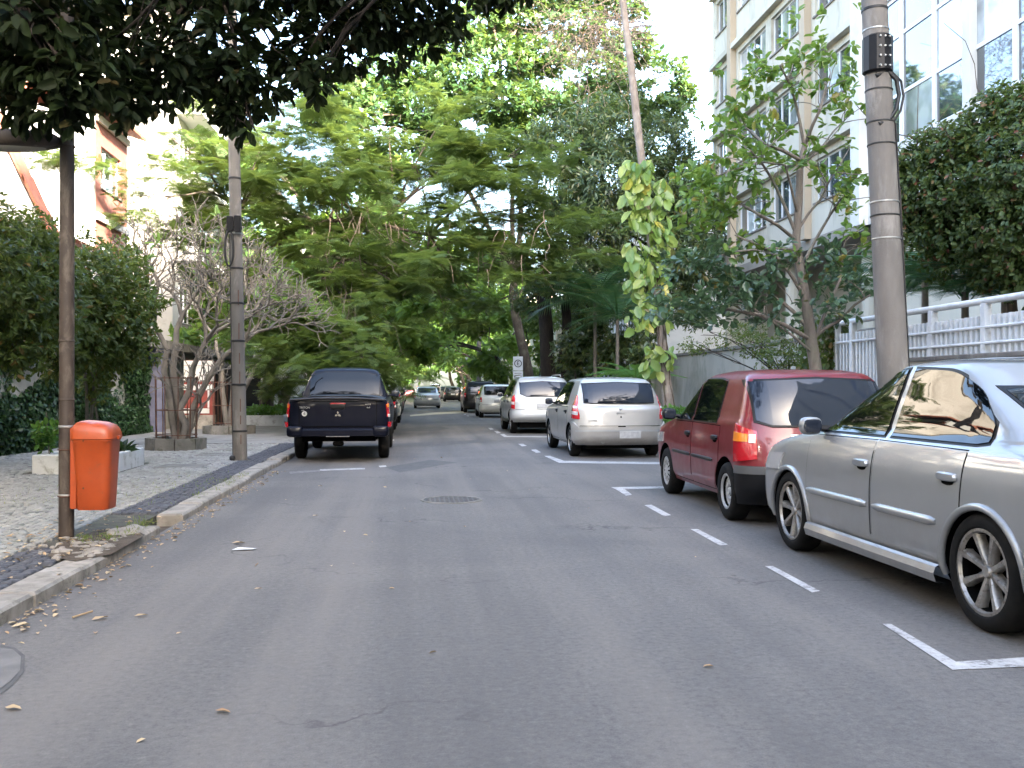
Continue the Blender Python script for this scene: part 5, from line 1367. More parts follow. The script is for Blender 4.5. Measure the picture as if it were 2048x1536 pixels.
MB().box(xa, xb, yy - .012, yy - .001, 1.71, 1.99).build('white_panes', M['white_paint'], ph)
ig = thing('iron_gate', 'dark iron gate leaves behind the left concrete pole', 'gate', (-6.3, 35, 0))
for k in range(52):
    y = 30.2 + k * .19; MB().box(-6.32, -6.28, y, y + .13, .12, 2.05).build('slat', M['dark_gate'], ig)
for z in (.25, 1.1, 1.95): MB().box(-6.36, -6.34, 30.1, 40.1, z, z + .07).build('rail', M['dark_gate'], ig)
cf = thing('metal_fence', 'pale corrugated metal fence over a white wall behind the pickup truck', 'fence', (-6.5, 46, 0))
block(cf, -6.7, -6.5, 40.3, 60, 0, 1.45, M['white_wall'], 'base_wall')
for k in range(64):
    y = 40.3 + k * .3; MB().prism([(-6.62, y), (-6.55, y + .05), (-6.55, y + .14), (-6.62, y + .19), (-6.62, y + .28), (-6.64, y + .28), (-6.64, y)], 'z', 1.46, 3.0).build('corrugated_strip', M['galv'], cf)
bw = thing('garden_wall', 'low rendered garden wall behind the dark palms on the right', 'wall', (8, 38, 0))
block(bw, 8, 8.25, 31, 43, 0, 1.7, M['grey_wall'], 'masonry'); MB().cbox(7.95, 8.3, 30.95, 43, 1.702, 1.8, .01).build('coping', M['white_wall'], bw)
# ================================================================== VEGETATION
T_FOLD = (np.array([(0,0,0),(.35,.5,.12),(.78,.42,.05),(1,0,-.08),(.78,-.42,.05),(.35,-.5,.12),(.5,0,-.03)]), [np.array([(0,6,2,1),(0,5,4,6)]), np.array([(6,3,2),(6,4,3)])])
T_DIA = (np.array([(0,0,0),(.5,.5,.05),(1,0,-.08),(.5,-.5,.05)]), [np.array([(0,3,2,1)])])
def t_frond(n=9, wd=.024, pl=.30, droop=.12):
    V = []; Fq = []
    for i in range(n):
        a = .12 + .88 * i / n; l = pl * (1 - .55 * (i / n) ** 2)
        for s_ in (-1, 1):
            b = len(V); z = -droop * a * a
            V += [(a, 0, z), (a + wd * 1.6, 0, z), (a + wd * 1.6 + l * .45, s_ * l, z - .04), (a + l * .45, s_ * l, z - .04)]
            Fq.append((b, b+1, b+2, b+3) if s_ < 0 else (b, b+3, b+2, b+1))
    b = len(V); V += [(0, -.008, 0), (0, .008, 0), (1, .004, -droop), (1, -.004, -droop)]; Fq.append((b, b+3, b+2, b+1))
    return np.array(V), [np.array(Fq)]
T_FROND = t_frond(8, .036, .32)
def t_palm(n=26, droop=.5):
    V = []; Fq = []
    for i in range(n):
        a = .12 + .88 * i / n; l = .30 * math.sin(PI * (a * .8 + .15)) + .04
        z = .25 * a - droop * a ** 2.2
        for s_ in (-1, 1):
            b = len(V); V += [(a, 0, z), (a + .022, 0, z), (a + .16, s_ * l, z - .05 - .25 * l)]
            Fq.append((b, b+1, b+2))
    b = len(V); R = []
    for i in range(9):
        a = i / 8; z = .25 * a - droop * a ** 2.2; R += [(a, -.012 * (1.2 - a), z - .004), (a, .012 * (1.2 - a), z - .004)]
    V += R; Q = [(b+2*i, b+2*i+1, b+2*i+3, b+2*i+2) for i in range(8)]
    return np.array(V), [np.array(Fq), np.array(Q)]
T_PALM = t_palm()

def unit(v): return v / np.maximum(np.linalg.norm(v, axis=-1, keepdims=True), 1e-9)
def frames(D, Nn):
    D = unit(D); Wd = unit(np.cross(Nn, D)); N2 = np.cross(D, Wd); return D, Wd, N2
def leaves(T, P, D, Nn, L, Wr):
    """one big array of leaves: positions, directions, normals, lengths, width per length"""
    tv, tf = T; D, Wd, N2 = frames(D, Nn); n = len(P); k = len(tv)
    L = np.broadcast_to(L, (n,)); Wr = np.broadcast_to(Wr, (n,))
    V = P[:, None] + (D[:, None] * tv[None, :, 0, None] + Wd[:, None] * tv[None, :, 1, None] * Wr[:, None, None] + N2[:, None] * tv[None, :, 2, None]) * L[:, None, None]
    off = (np.arange(n) * k)[:, None, None]
    return V.reshape(-1, 3), [(f[None] + off).reshape(-1, f.shape[1]) for f in tf]
def rosettes(Pc, A, n, L, Wr, spread=.9, droop=.0, jl=.25, up=.0, upn=.5):
    """n leaves round every twig tip; A = twig direction"""
    m = len(Pc); A = unit(A)
    r = RNG.normal(size=(m, n, 3)); r -= (r * A[:, None]).sum(-1, keepdims=True) * A[:, None]; r = unit(r)
    sp = spread * RNG.uniform(.6, 1.25, (m, n, 1))
    D = unit(A[:, None] * np.cos(sp) + r * np.sin(sp)); D[..., 2] += -droop * RNG.uniform(.4, 1.3, (m, n)) + up; D = unit(D)
    Nn = unit(A[:, None] * .8 + np.array([0, 0, upn]) + RNG.normal(0, .35, (m, n, 3)))
    P = np.repeat(Pc[:, None], n, 1) + D * .02 + RNG.normal(0, .15 * np.mean(L), (m, n, 3))
    Ln = L * RNG.uniform(1 - jl, 1 + jl, (m, n))
    return P.reshape(-1, 3), D.reshape(-1, 3), Nn.reshape(-1, 3), Ln.ravel(), np.full(m * n, Wr)
def wob(P, s, ph=0.0):
    return (np.sin(P[:, 0]*s + 1.3*np.sin(P[:, 1]*s*.7 + ph)) + np.sin(P[:, 1]*s*1.1 + 1.7*np.sin(P[:, 2]*s*.9 + ph)) + np.sin(P[:, 2]*s*1.2 + 1.1*np.sin(P[:, 0]*s*.8))) / 3
def in_lobes(lobes, per, shell=.45, gap=-.25, gs=2.2, hollow=True):
    """points spread in the outer shell of ellipsoids; lobes = (c, (rx,ry,rz)); per = points per square metre of surface"""
    Ps, Ds = [], []
    for c, r in lobes:
        r = np.array(r, float); a = 4 * PI * ((r[0]*r[1])**1.6/3 + (r[0]*r[2])**1.6/3 + (r[1]*r[2])**1.6/3) ** (1/1.6)
        n = max(3, int(per * a)); u = unit(RNG.normal(size=(n, 3)))
        q = RNG.uniform(shell, 1.0, (n, 1)) * (1 + .18 * wob(u * 3 + np.array(c), 2.0)[:, None])
        Ps.append(np.array(c) + u * r * q); Ds.append(unit(u / r * r.mean()))
    P = np.vstack(Ps); D = np.vstack(Ds); k = wob(P, gs) > gap - RNG.uniform(0, .15, len(P))
    return P[k], D[k]
def limb(mb, a, b, r0, r1, sag=0.0, n=7, seg=7, wig=.05):
    a, b = Vector(a), Vector(b); L = (b - a).length; pts = []
    w1, w2 = Vector([random.uniform(-1, 1) for _ in range(3)]) * wig * L, Vector([random.uniform(-1, 1) for _ in range(3)]) * wig * L * .6
    for i in range(n):
        t = i / (n - 1); p = a.lerp(b, t) + w1 * math.sin(PI * t) + w2 * math.sin(2 * PI * t); p.z += sag * math.sin(PI * t) * L; pts.append(p)
    mb.tube(pts, [r0 + (r1 - r0) * (i / (n - 1)) ** .8 for i in range(n)], seg); return pts
def skeleton(mb, forks, lobes, r=.08, twigs=6, sag=.12, tr=.018):
    for c, rr in lobes:
        c = Vector(c); f = min(forks, key=lambda q: (Vector(q) - c).length + random.uniform(0, 1.0))
        pts = limb(mb, f, c, r, r * .35, sag)
        for _ in range(twigs):
            u = Vector([random.gauss(0, 1) for _ in range(3)]).normalized(); e = c + Vector((u.x*rr[0], u.y*rr[1], u.z*rr[2])) * random.uniform(.6, .95)
            s0 = pts[random.randint(3, 6)]; limb(mb, s0, e, r * .3, tr * .35, .05, 5, 5, .08)
def crown(parent, name, Vf, mat, kind='stuff'):
    V, Fs = Vf; w = wloc(parent)
    o = link(name, np_mesh(name, V - np.array(w), Fs, mat), parent)
    if kind: tag(o, kind=kind)
    return o
def lobes_px(lst, ry=None, flat=1.0):
    """(px, py, Y, radius[, flat]) -> lobes standing at distance Y"""
    out = []
    for q in lst:
        p = pp(q[0], q[1], q[2]); r = q[3]; fl = q[4] if len(q) > 4 else flat
        out.append((tuple(p), (r, r if ry is None else ry, r * fl)))
    return out
def single_leaves(parent, T, P, D, Nn, L, Wr, mat, name='leaf'):
    """leaves one can pick out: each its own object sharing one mesh"""
    import mathutils
    me = np_mesh(name, T[0], T[1], mat); D2, W2, N2 = frames(D, Nn); w = np.array(wloc(parent))
    L = np.broadcast_to(L, (len(P),)); Wr = np.broadcast_to(Wr, (len(P),))
    for i in range(len(P)):
        o = link(name, me, parent); x, y, z = D2[i] * L[i], W2[i] * L[i] * Wr[i], N2[i] * L[i]; p = P[i] - w
        o.matrix_local = mathutils.Matrix(((x[0], y[0], z[0], p[0]), (x[1], y[1], z[1], p[1]), (x[2], y[2], z[2], p[2]), (0, 0, 0, 1)))
def split_near(A, k, inside):
    """k leaves nearest the viewer among those in view -> (near, rest)"""
    P = A[0]; d = np.linalg.norm(P - np.array([0, 0, CAM_H]), axis=1) + np.where(inside, 0, 100); o = np.argsort(d)
    return [a[o[:k]] for a in A], [a[o[k:]] for a in A]
def cat(As): return [np.concatenate([a[i] for a in As]) for i in range(5)]
def inview(P):
    x, y, z = P[:, 0], P[:, 1], P[:, 2] - CAM_H; yy = y * math.cos(YAW) + x * math.sin(YAW); xx = x * math.cos(YAW) - y * math.sin(YAW)
    return (np.abs(xx / yy) < .53) & (np.abs(z / yy) < .40) & (yy > .5)

# ---- dark canopy overhead at upper left (tree stands at the left, beside the viewer)
t = thing('canopy_tree', 'big dark leaved tree whose branches hang across the upper left', 'tree', (-5.2, 2.6, PZ))
lob = lobes_px([(30,60,7.6,.5),(120,40,7.5,.5),(40,150,7.7,.33),(90,190,7.7,.24),(135,245,7.6,.15),(125,200,7.5,.22),(150,150,7.5,.28),(110,110,7.4,.3),(60,215,7.8,.18),(250,215,9.4,.2),(205,200,9.3,.16),(475,238,10,.2),(510,262,10,.12),(440,225,10,.2),(215,90,9.4,.5),(230,175,9.4,.27),(275,195,9.6,.24),(310,160,9.6,.34),(330,95,9.8,.5),(380,140,9.8,.28),
    (430,80,10,.5),(480,150,10,.38),(455,205,10,.24),(495,235,10,.2),(530,190,10.2,.25),(550,100,10.4,.45),(600,130,10.5,.36),(640,70,10.6,.42),(635,170,10.5,.22),(700,120,10.8,.30),(720,50,10.8,.42),(790,60,11,.34),(780,115,11,.2),(850,40,11,.30),(905,25,11,.24),(850,90,11,.14),(920,60,11.2,.12)], flat=.85)
lob += lobes_px([(x, y, 9 + x * .0025 + random.uniform(-.4, .6), .62) for x in range(-60, 1000, 105) for y in (-40, -140)], flat=.8)
lob2 = [((random.uniform(-9, 1.5), random.uniform(3, 12), random.uniform(6.6, 8.2)), (1.2, 1.2, .7)) for _ in range(26)]
P, D = in_lobes(lob, 22, .15, -.42, 5)
A1 = rosettes(P, D + np.array([0, 0, -.1]), 6, .155, .42, 1.0, .55, upn=.9)
P, D = in_lobes(lob2, 7, .3, -.9, 2)
A2 = rosettes(P, D + np.array([0, 0, .3]), 6, .21, .45, 1.0, .4)
near_, rest_ = split_near(cat([A1, A2]), 300, np.concatenate([inview(A1[0]), np.zeros(len(A2[0]), bool)]))
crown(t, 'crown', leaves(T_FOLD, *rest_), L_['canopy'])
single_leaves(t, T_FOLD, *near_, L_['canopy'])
mb = MB(); limb(mb, (-5.2, 2.6, 0), (-5.0, 3.2, 3.4), .26, .2, seg=14); forks = [(-5.0, 3.2, 3.4)]
for e in ((-3.6, 7.0, 5.2), (-1.2, 8.2, 5.6), (-5.0, 7.6, 5.4), (-2.2, 10.4, 5.9), (.2, 9.6, 6.0)): limb(mb, (-5.0, 3.2, 3.4), e, .13, .05, .06, 9, 9, .04); forks.append(e)
skeleton(mb, forks[1:], lob[:29], .028, 4, .03, .01); skeleton(mb, forks[1:], lob2, .05, 3, .05, .012)
mb.build('trunk', B_['dark'], t, 60)

# ---- feathery tree left of centre
t = thing('feathery_tree', 'wide feathery leaved tree arching over the pickup truck from the left pavement', 'tree', (-4.9, 33, PZ))
fl = [(290,330,30),(360,290,30),(440,285,30),(520,300,31),(600,290,31),(690,270,32),(780,255,32),(870,262,32),(950,285,32),(1020,310,32),(300,395,29),(380,410,29),(470,370,30),(560,370,31),(650,340,31),(740,335,31),(830,330,31),(920,345,31),(1010,375,31),(1080,400,31),
      (560,440,30),(640,420,30),(720,400,30),(810,400,30),(900,410,30),(990,430,30),(1070,455,30),(1110,500,30),(600,520,29),(560,590,29),(680,490,29),(760,480,29),(850,480,29),(940,500,29),(1020,520,29),(700,560,28),(780,560,28),(860,560,29),(620,620,27),(940,580,31),(540,520,29)]
lo = [(tuple(pp(x, y, Y + random.uniform(-1.5, 1.5))), (random.uniform(1.2, 1.7), random.uniform(1.3, 2.0), random.uniform(.32, .5))) for x, y, Y in fl]
low = [(tuple(pp(x, y, Y)), (random.uniform(.7, 1.0), 1.0, .28)) for x, y, Y in [(590,660,26),(680,650,25.5),(740,670,26.5),(660,700,24),(730,735,25),(600,690,25),(640,665,25),(690,680,24.5),(650,725,24.5),(700,720,24),(740,705,25),(590,735,26),(760,740,26),(720,745,25),(620,640,26),(545,640,28),(560,700,29),(530,780,31)]]
def sub(lobes, k, sxy, sz, f, rz):
    return [((c[0] + random.gauss(0, sxy), c[1] + random.gauss(0, sxy * 1.2), c[2] + random.gauss(0, sz)), (r[0] * random.uniform(*f), r[1] * random.uniform(*f), random.uniform(*rz))) for c, r in lobes for _ in range(k)]
lo_f = sub(lo, 9, 1.1, .6, (.22, .6), (.10, .26)) + sub(low, 8, .55, .3, (.3, .65), (.08, .2))
lo_f = [q for q in lo_f if q[0][0] > -7.6 or random.random() < .5]
P, D = in_lobes(lo_f, 19, .1, -.5, 1.9)
m = len(P); Dh = unit(D * np.array([1, 1, .15]) + RNG.normal(0, .5, (m, 3)) * np.array([1, 1, .25]))
A = (P, Dh + np.array([0, 0, -.05]), np.array([0, 0, 1.0]) + RNG.normal(0, .25, (m, 3)), RNG.uniform(.30, .52, m), np.full(m, 1.0))
crown(t, 'crown', leaves(T_FROND, *A), L_['poinciana'])
mb = MB(); F0 = (-4.75, 33, 2.5); limb(mb, (-4.9, 33, 0), F0, .27, .22, seg=12)
mids = [tuple(pp(*q)) for q in ((660,540,31),(700,480,31),(560,470,31),(780,430,31),(480,420,31),(860,470,31))]
for e, r in zip(mids, (.17, .11, .12, .08, .10, .08)): limb(mb, F0 if e in mids[:3] else random.choice(mids[:3]), e, r, r * .6, .08, 9, 9)
skeleton(mb, mids, lo, .05, 6, .06, .016); skeleton(mb, [F0] + mids[:3], low, .03, 5, .03, .012)
mb.build('trunk', B_['brown'], t, 60)
# pale hanging twigs
mb = MB()
for _ in range(70):
    a = pp(random.uniform(640, 1110), random.uniform(380, 560), random.uniform(27, 30)); limb(mb, a, a + Vector((random.uniform(-.6, .7), random.uniform(-.4, .4), random.uniform(-1.6, -.2))), .016, .006, 0, 5, 4, .1)
mb.build('twigs', L_['twig'], t)

# ---- dark mango-like tree on the right
t = thing('mango_tree', 'dense dark tree with drooping narrow leaves, right of the street centre', 'tree', (5.6, 37, .13))
lo = lobes_px([(1130,290,36,1.7),(1220,255,37,1.7),(1310,290,37,1.6),(1370,340,37,1.2),(1120,380,36,1.6),(1210,360,35,1.8),(1300,390,36,1.7),(1380,420,36,1.4),(1430,340,38,.7),(1110,460,36,1.3),(1190,460,35,1.7),(1280,480,35,1.6),(1360,500,35,1.4),(1420,480,36,1.0),(1150,540,35,1.4),(1240,560,36,1.5),(1330,570,36,1.4),(1400,560,36,1.0),(1100,560,37,.9),(1180,620,38,1.2),(1290,640,38,1.2),(1390,620,37,.9),(1060,600,38,.8)], flat=.85)
P, D = in_lobes(lo, 19, .5, -.45, 2.0)
A = rosettes(P, D * np.array([1, 1, .5]) + np.array([0, 0, .25]), 8, .25, .24, 1.15, .45)
crown(t, 'crown', leaves(T_DIA, *A), L_['mango'])
mb = MB(); F0 = tuple(pp(1085, 590, 37)); limb(mb, (5.75, 37, 0), F0, .34, .26, seg=12); limb(mb, (6.1, 37.3, 0), tuple(pp(1130, 600, 37.3)), .25, .18, seg=10)
skeleton(mb, [F0, tuple(pp(1130, 600, 37.3)), tuple(pp(1200, 450, 37))], lo, .10, 5, .1, .02); mb.build('trunk', B_['dark'], t, 60)

# ---- large leaved tree rising behind
t = thing('almond_tree', 'tall tree with broad bright leaves in sunlit tiers at the top centre', 'tree', (6.2, 47, .13))
lo = lobes_px([(700,190,43,1.5),(760,160,44,1.6),(650,200,43,1.1),(830,140,45,1.8),(900,90,46,1.9),(960,50,47,1.8),(1040,40,48,1.8),(920,170,44,1.8),(1000,130,45,1.9),(1080,120,46,1.8),(1150,60,47,1.8),(1000,210,43,1.7),(840,220,43,1.7),(760,230,42,1.5),(1090,200,44,1.7),(1180,150,45,1.8),(1260,100,46,1.6),(1250,190,44,1.7),(1330,150,45,1.3),(1330,230,44,1.3),(1180,230,43,1.6),(950,260,44,1.7),(700,250,44,1.3),(1050,280,44,1.7),(870,290,45,1.7),(1120,-20,48,2),(980,-20,48,2),(1230,20,47,1.6),(780,300,46,1.6),(950,-90,49,2.2),(640,240,44,1.0),(1360,190,45,.9)], flat=.55)
P, D = in_lobes(lo, 8.5, .5, -.38, 1.5)
A = rosettes(P, D * np.array([1, 1, .6]) + np.array([0, 0, .8]), 7, .34, .52, 1.05, .12)
crown(t, 'crown', leaves(T_DIA, *A), L_['almond'])
mb = MB(); F0 = tuple(pp(1030, 540, 46)); limb(mb, (5.9, 46.5, 0), F0, .28, .2, seg=12)
ms = [tuple(pp(*q)) for q in ((900,300,45),(1050,250,45),(1200,250,45),(1000,120,46))]
for e in ms: limb(mb, F0, e, .14, .09, .05, 9, 9)
skeleton(mb, ms, lo, .08, 4, .08, .02); mb.build('trunk', B_['brown'], t, 60)

# ---- trees standing beside and behind the viewer (shade the street, show in the car windows)
for i, (x, y, lab) in enumerate([(-4.6, -9, 'dark leaved street tree behind the viewer on the left pavement'), (6.4, -16, 'dark leaved street tree behind the viewer on the right pavement'), (-4.6, -25, 'street tree further behind the viewer on the left')]):
    tt = thing('street_tree', lab, 'tree', (x, y, .1)); st = random.Random(90 + i)
    lo = [((x * .55 + st.gauss(0, 2.6), y + st.gauss(0, 3), st.uniform(5.2, 9.5)), (1.6, 1.6, .9)) for _ in range(16)]
    P, D = in_lobes(lo, 2.6, .3, -.5, 1.3); A = rosettes(P, D * np.array([1, 1, .6]) + np.array([0, 0, .6]), 6, .42, .5, 1.1, .25)
    crown(tt, 'crown', leaves(T_DIA, *A), L_['mango']); mb = MB(); limb(mb, (x, y, 0), (x * .95, y, 3.6), .25, .18, seg=9); skeleton(mb, [(x * .95, y, 3.6)], lo, .08, 2, .08, .02); mb.build('trunk', B_['brown'], tt, 60)

# ---- street trees further on
def street_tree(x, y, h, R_, label, seedy, n=12, leafm='far', per=5, L=.34, zlow=2.6, bark='brown', lean=0.0, T=T_DIA, wr=.5):
    t = thing('street_tree', label, 'tree', (x, y, .1), 0, 'street trees down the road')
    st = random.Random(seedy); lo = []
    for k in range(n):
        a = st.uniform(0, 2*PI); q = R_ * math.sqrt(st.uniform(0, 1)); z = st.uniform(zlow, h)
        lo.append(((x + lean + q * math.cos(a), y + q * math.sin(a), z), (st.uniform(.22, .36) * R_, st.uniform(.22, .36) * R_, st.uniform(.12, .22) * R_)))
    P, D = in_lobes(sub(lo, 4, .3 * R_ * .5, .55, (.35, .6), (.25, .7)), per * 1.25, .2, -.4, 1.3)
    A = rosettes(P, D * np.array([1, 1, .6]) + np.array([0, 0, .6]), 6, L, wr, 1.1, .25)
    crown(t, 'crown', leaves(T, *A), L_[leafm])
    mb = MB(); F0 = (x + lean * .6 + st.uniform(-.2, .2), y, st.uniform(2.4, 3.4)); limb(mb, (x, y, 0), F0, .24, .17, seg=9)
    skeleton(mb, [F0, (x + lean, y, (h + 3) / 2)], lo, .08, 3, .08, .02); mb.build('trunk', B_[bark], t, 60)
specs = [(-5.4,39.5,10.5,6,'leafy street tree tucked behind the feathery tree on the left'),(-4.6,44,9,5.5,'street tree on the left pavement just past the feathery tree'),(-4.4,56,10,6,'street tree on the left beside the white van like car'),(-4.2,70,11,6.5,'second of the far street trees on the left pavement'),
    (-4.2,86,12,7,'third of the far street trees on the left pavement'),(-4.0,104,13,7.5,'fourth of the far street trees on the left pavement'),
    (5.9,57,9.5,5.5,'street tree with a pale leaning trunk right of the far pole'),(5.8,68,11,6,'street tree behind the black sport utility car'),(5.8,82,12,7,'street tree far along the right near the parked black hatchback'),
    (5.6,98,13,7.5,'street tree near the far end of the right pavement'),(5.4,116,14,8,'farthest street tree on the right pavement'),(-4,124,14,8,'farthest street tree on the left pavement')]
for i, (x, y, h, R_, lab) in enumerate(specs):
    street_tree(x, y, h, R_, lab, 40 + i, 15 if y < 80 else 17, per=3.4 if y < 60 else 2.0 if y < 90 else 1.2, L=.30 + y * .0032, zlow=3.3, lean=(1.6 if x < 0 else -1.6))
tw = thing('tree_line', 'distant mass of sunlit street trees closing the view', 'trees', (0, 150, 0)); tag(tw, kind='stuff')
lo = [((random.uniform(-16, 16), random.uniform(135, 165), random.uniform(1.5, 17)), (3, 3, 2)) for _ in range(60)]
P, D = in_lobes(lo, 1.0, .4, -.6, .8); A = rosettes(P, D, 6, .95, .55, 1.1, .2)
crown(tw, 'crown', leaves(T_DIA, *A), L_['far'])

# ---- left: small tree and bushes over the ivy wall
t = thing('bushy_tree', 'bushy small leaved tree leaning over the pavement in front of the ivy wall', 'tree', (-6.9, 16.8, PZ))
lo = lobes_px([(170,560,16,.75),(230,610,16.2,.6),(190,660,16,.6),(260,660,16.5,.5),(130,610,15.5,.7),(250,560,17,.5),(150,680,15.5,.5),(210,710,16.5,.5),(280,610,17,.42),(240,520,17.5,.4),(100,560,15,.6),(270,700,17,.35),(190,770,16.8,.28),(120,720,15.5,.4)])
P, D = in_lobes(lo, 45, .35, -.35, 3.5); A = rosettes(P, D + np.array([0, 0, .15]), 6, .105, .42, 1.0, .4); crown(t, 'crown', leaves(T_FOLD, *A), L_['bush'])
mb = MB(); q = pp(177, 860, 17.2); fk = [tuple(pp(160, 690, 16.5)), tuple(pp(205, 700, 16.8))]
for f in fk: limb(mb, (q.x, 17.2, PZ), f, .035, .025, 0, 7, 8, .03)
limb(mb, (q.x + .1, 17.25, PZ), tuple(pp(200, 760, 17)), .025, .015)
skeleton(mb, fk, lo, .022, 5, .03, .01); mb.build('trunk', B_['grey'], t, 60)
t = thing('bush', 'tall bush spilling over the garden wall at the left edge', 'bush', (-7.7, 11, 2.4))
lo = lobes_px([(20,520,13,.75),(60,580,13,.7),(10,620,12.5,.7),(80,640,13.5,.55),(30,690,12.5,.45),(-40,560,12,.8),(60,500,14,.55),(100,660,14,.4),(110,560,15,.5),(-20,480,13,.6)])
P, D = in_lobes(lo, 60, .35, -.45, 3.5); A = rosettes(P, D + np.array([0, 0, .15]), 6, .09, .42, 1.0, .4); crown(t, 'foliage', leaves(T_FOLD, *A), L_['bush'])
mb = MB(); skeleton(mb, [(-7.7, 12, 2.3), (-7.7, 13.5, 2.3)], lo, .03, 3, .03, .01); mb.build('stems', B_['grey'], t)
# ivy on the wall
n = 52000
Y = RNG.uniform(3, 27.3, n) ** 1.0; Z = RNG.uniform(.1, 2.55, n); X = -7.42 + np.abs(RNG.normal(0, .035, n)) + .06 * (np.sin(Y * 1.7) + np.sin(Z * 4 + Y))
P = np.stack([X, Y, Z], 1); dens = wob(P, 2.0) > -.75; P = P[dens]; n = len(P)
D = np.stack([RNG.uniform(.1, .5, n), RNG.normal(0, .6, n), RNG.normal(-.5, .5, n)], 1); Nn = np.stack([np.ones(n), RNG.normal(0, .35, n), RNG.uniform(0, .7, n)], 1)
n2 = 9000; P2 = np.stack([RNG.uniform(-7.9, -7.35, n2), RNG.uniform(3, 27.3, n2), 2.42 + np.abs(RNG.normal(0, .08, n2))], 1)
P = np.vstack([P, P2]); D = np.vstack([D, RNG.normal(0, 1, (n2, 3))]); Nn = np.vstack([Nn, np.array([0.2, 0, 1]) + RNG.normal(0, .4, (n2, 3))])
iv = thing('ivy', 'dark ivy covering the long garden wall on the left', 'ivy', (-7.4, 15, 0))
crown(iv, 'foliage', leaves(T_FOLD, P, D, Nn, RNG.uniform(.06, .11, len(P)), np.full(len(P), .8)), L_['ivy'])
# ivy on the gate pillar
n = 1500; ang = RNG.uniform(0, 1, n); P = np.stack([np.where(ang < .5, FX - .24, RNG.uniform(FX - .22, FX + .25, n)), np.where(ang < .5, RNG.uniform(14.6, 15.3, n), 14.57), RNG.uniform(.3, 2.45, n)], 1) + RNG.normal(0, .025, (n, 3))
ip = thing('ivy', 'ivy with yellowish leaves on the pillar beside the white gate', 'ivy', (FX, 14.9, 0))
crown(ip, 'foliage', leaves(T_FOLD, P, RNG.normal(0, .6, (n, 3)) + np.array([-.3, -.3, -.5]), np.array([-.7, -.7, .2]) + RNG.normal(0, .3, (n, 3)), RNG.uniform(.06, .11, n), np.full(n, .8)), L_['bush'])

# ---- frangipani: bare twisting stems
def frangi(base, stems, label, h0, seedy, depth=6, tips_leaf=.06, spread=.75, bias=(0, 0, .35), L0=.62, leafz=0):
    t = thing('frangipani', label, 'tree', base); st = random.Random(seedy); mb = MB(); tips = []
    def rec(p, d, r, L, k):
        e = p + d * L; m = p.lerp(e, .5) + Vector([st.uniform(-1, 1) for _ in range(3)]) * L * .10
        mb.tube([p, m, e], [r, r * .9, r * .8], 7 if k > 3 else 5, k == 0)
        if k == 0: tips.append((e, d)); return
        nb = 3 if st.random() < .38 else 2; a0 = st.uniform(0, 2*PI); o = d.orthogonal().normalized(); o2 = d.cross(o)
        for i in range(nb):
            a = a0 + 2*PI*i/nb + st.uniform(-.4, .4); sp = st.uniform(.45, spread)
            nd = (d * math.cos(sp) + (o * math.cos(a) + o2 * math.sin(a)) * math.sin(sp) + Vector(bias) * .42).normalized()
            rec(e, nd, max(.0105, r * .70), L * st.uniform(.72, .95), k - 1)
    for (p0, pts, r, dr, L) in stems:
        mb.tube(pts, [r * (1 - .25 * i / len(pts)) for i in range(len(pts))], 9)
        rec(Vector(pts[-1]), Vector(dr).normalized(), r * .72, L, depth)
    mb.build('trunk', B_['frangi'], t, 60)
    sel = [q for q in tips if (leafz and q[0].x > leafz) or st.random() < tips_leaf]
    if sel:
        P = np.array([tuple(q[0]) for q in sel]); D = np.array([tuple(q[1]) for q in sel]); A = rosettes(P, D + np.array([0, 0, .3]), 7, .20, .28, 1.0, .15)
        k = min(300, len(A[0])); nr, rs = split_near(A, k, inview(A[0])); single_leaves(t, T_FOLD, *nr, L_['small'])
        if len(rs[0]): crown(t, 'foliage', leaves(T_FOLD, *rs), L_['small'])
bx_, by_ = -4.78, 19.75
def FP(x, y, dy=0): return tuple(pp(x, y, by_ + dy))
frangi((bx_, by_, .25), [
    (0, [FP(352,890), FP(345,840,.1), (FP(338,790,-.05)), FP(328,740,.05), FP(335,700,0)], .075, (-.5, -.1, 1), .55),
    (0, [FP(356,890,.15), FP(362,840,.1), FP(350,780,.1), FP(346,735,.0), FP(352,690,0)], .085, (.15, .2, 1), .6),
    (0, [FP(362,892,-.1), FP(372,850,-.1), FP(358,820,0), FP(378,785,.1), FP(386,735,.1)], .08, (.5, -.2, 1), .62),
    (0, [FP(368,890,.1), FP(378,860,0), FP(386,815,.1), FP(420,750,.2), FP(445,715,.2)], .07, (.9, 0, .75), .6),
    (0, [FP(350,892,0), FP(362,870,.1), FP(372,890,.1)], .05, (.4, .2, 1), .5)],
    'bare twisting frangipani with many pale stubby branches inside the rusty guard', .3, 12, 6, .015, .8)
bx2, by2 = -4.95, 26.2
frangi((bx2, by2, .25), [
    (0, [(bx2, by2, .2), (bx2 + .1, by2, 1.0), (bx2 + .15, by2, 1.9)], .09, (.5, -.3, 1), .75), (0, [(bx2 + .05, by2 + .1, .2), (bx2 + .3, by2, 1.1), (bx2 + .7, by2, 1.9)], .08, (.9, 0, .6), .7),
    (0, [(bx2 - .05, by2, .2), (bx2 - .2, by2 + .1, 1.2), (bx2 - .2, by2, 2.0)], .08, (-.3, .2, 1), .7)],
    'frangipani with leafy branch ends behind the left concrete pole', .3, 33, 5, .06, .8, leafz=-3.9)
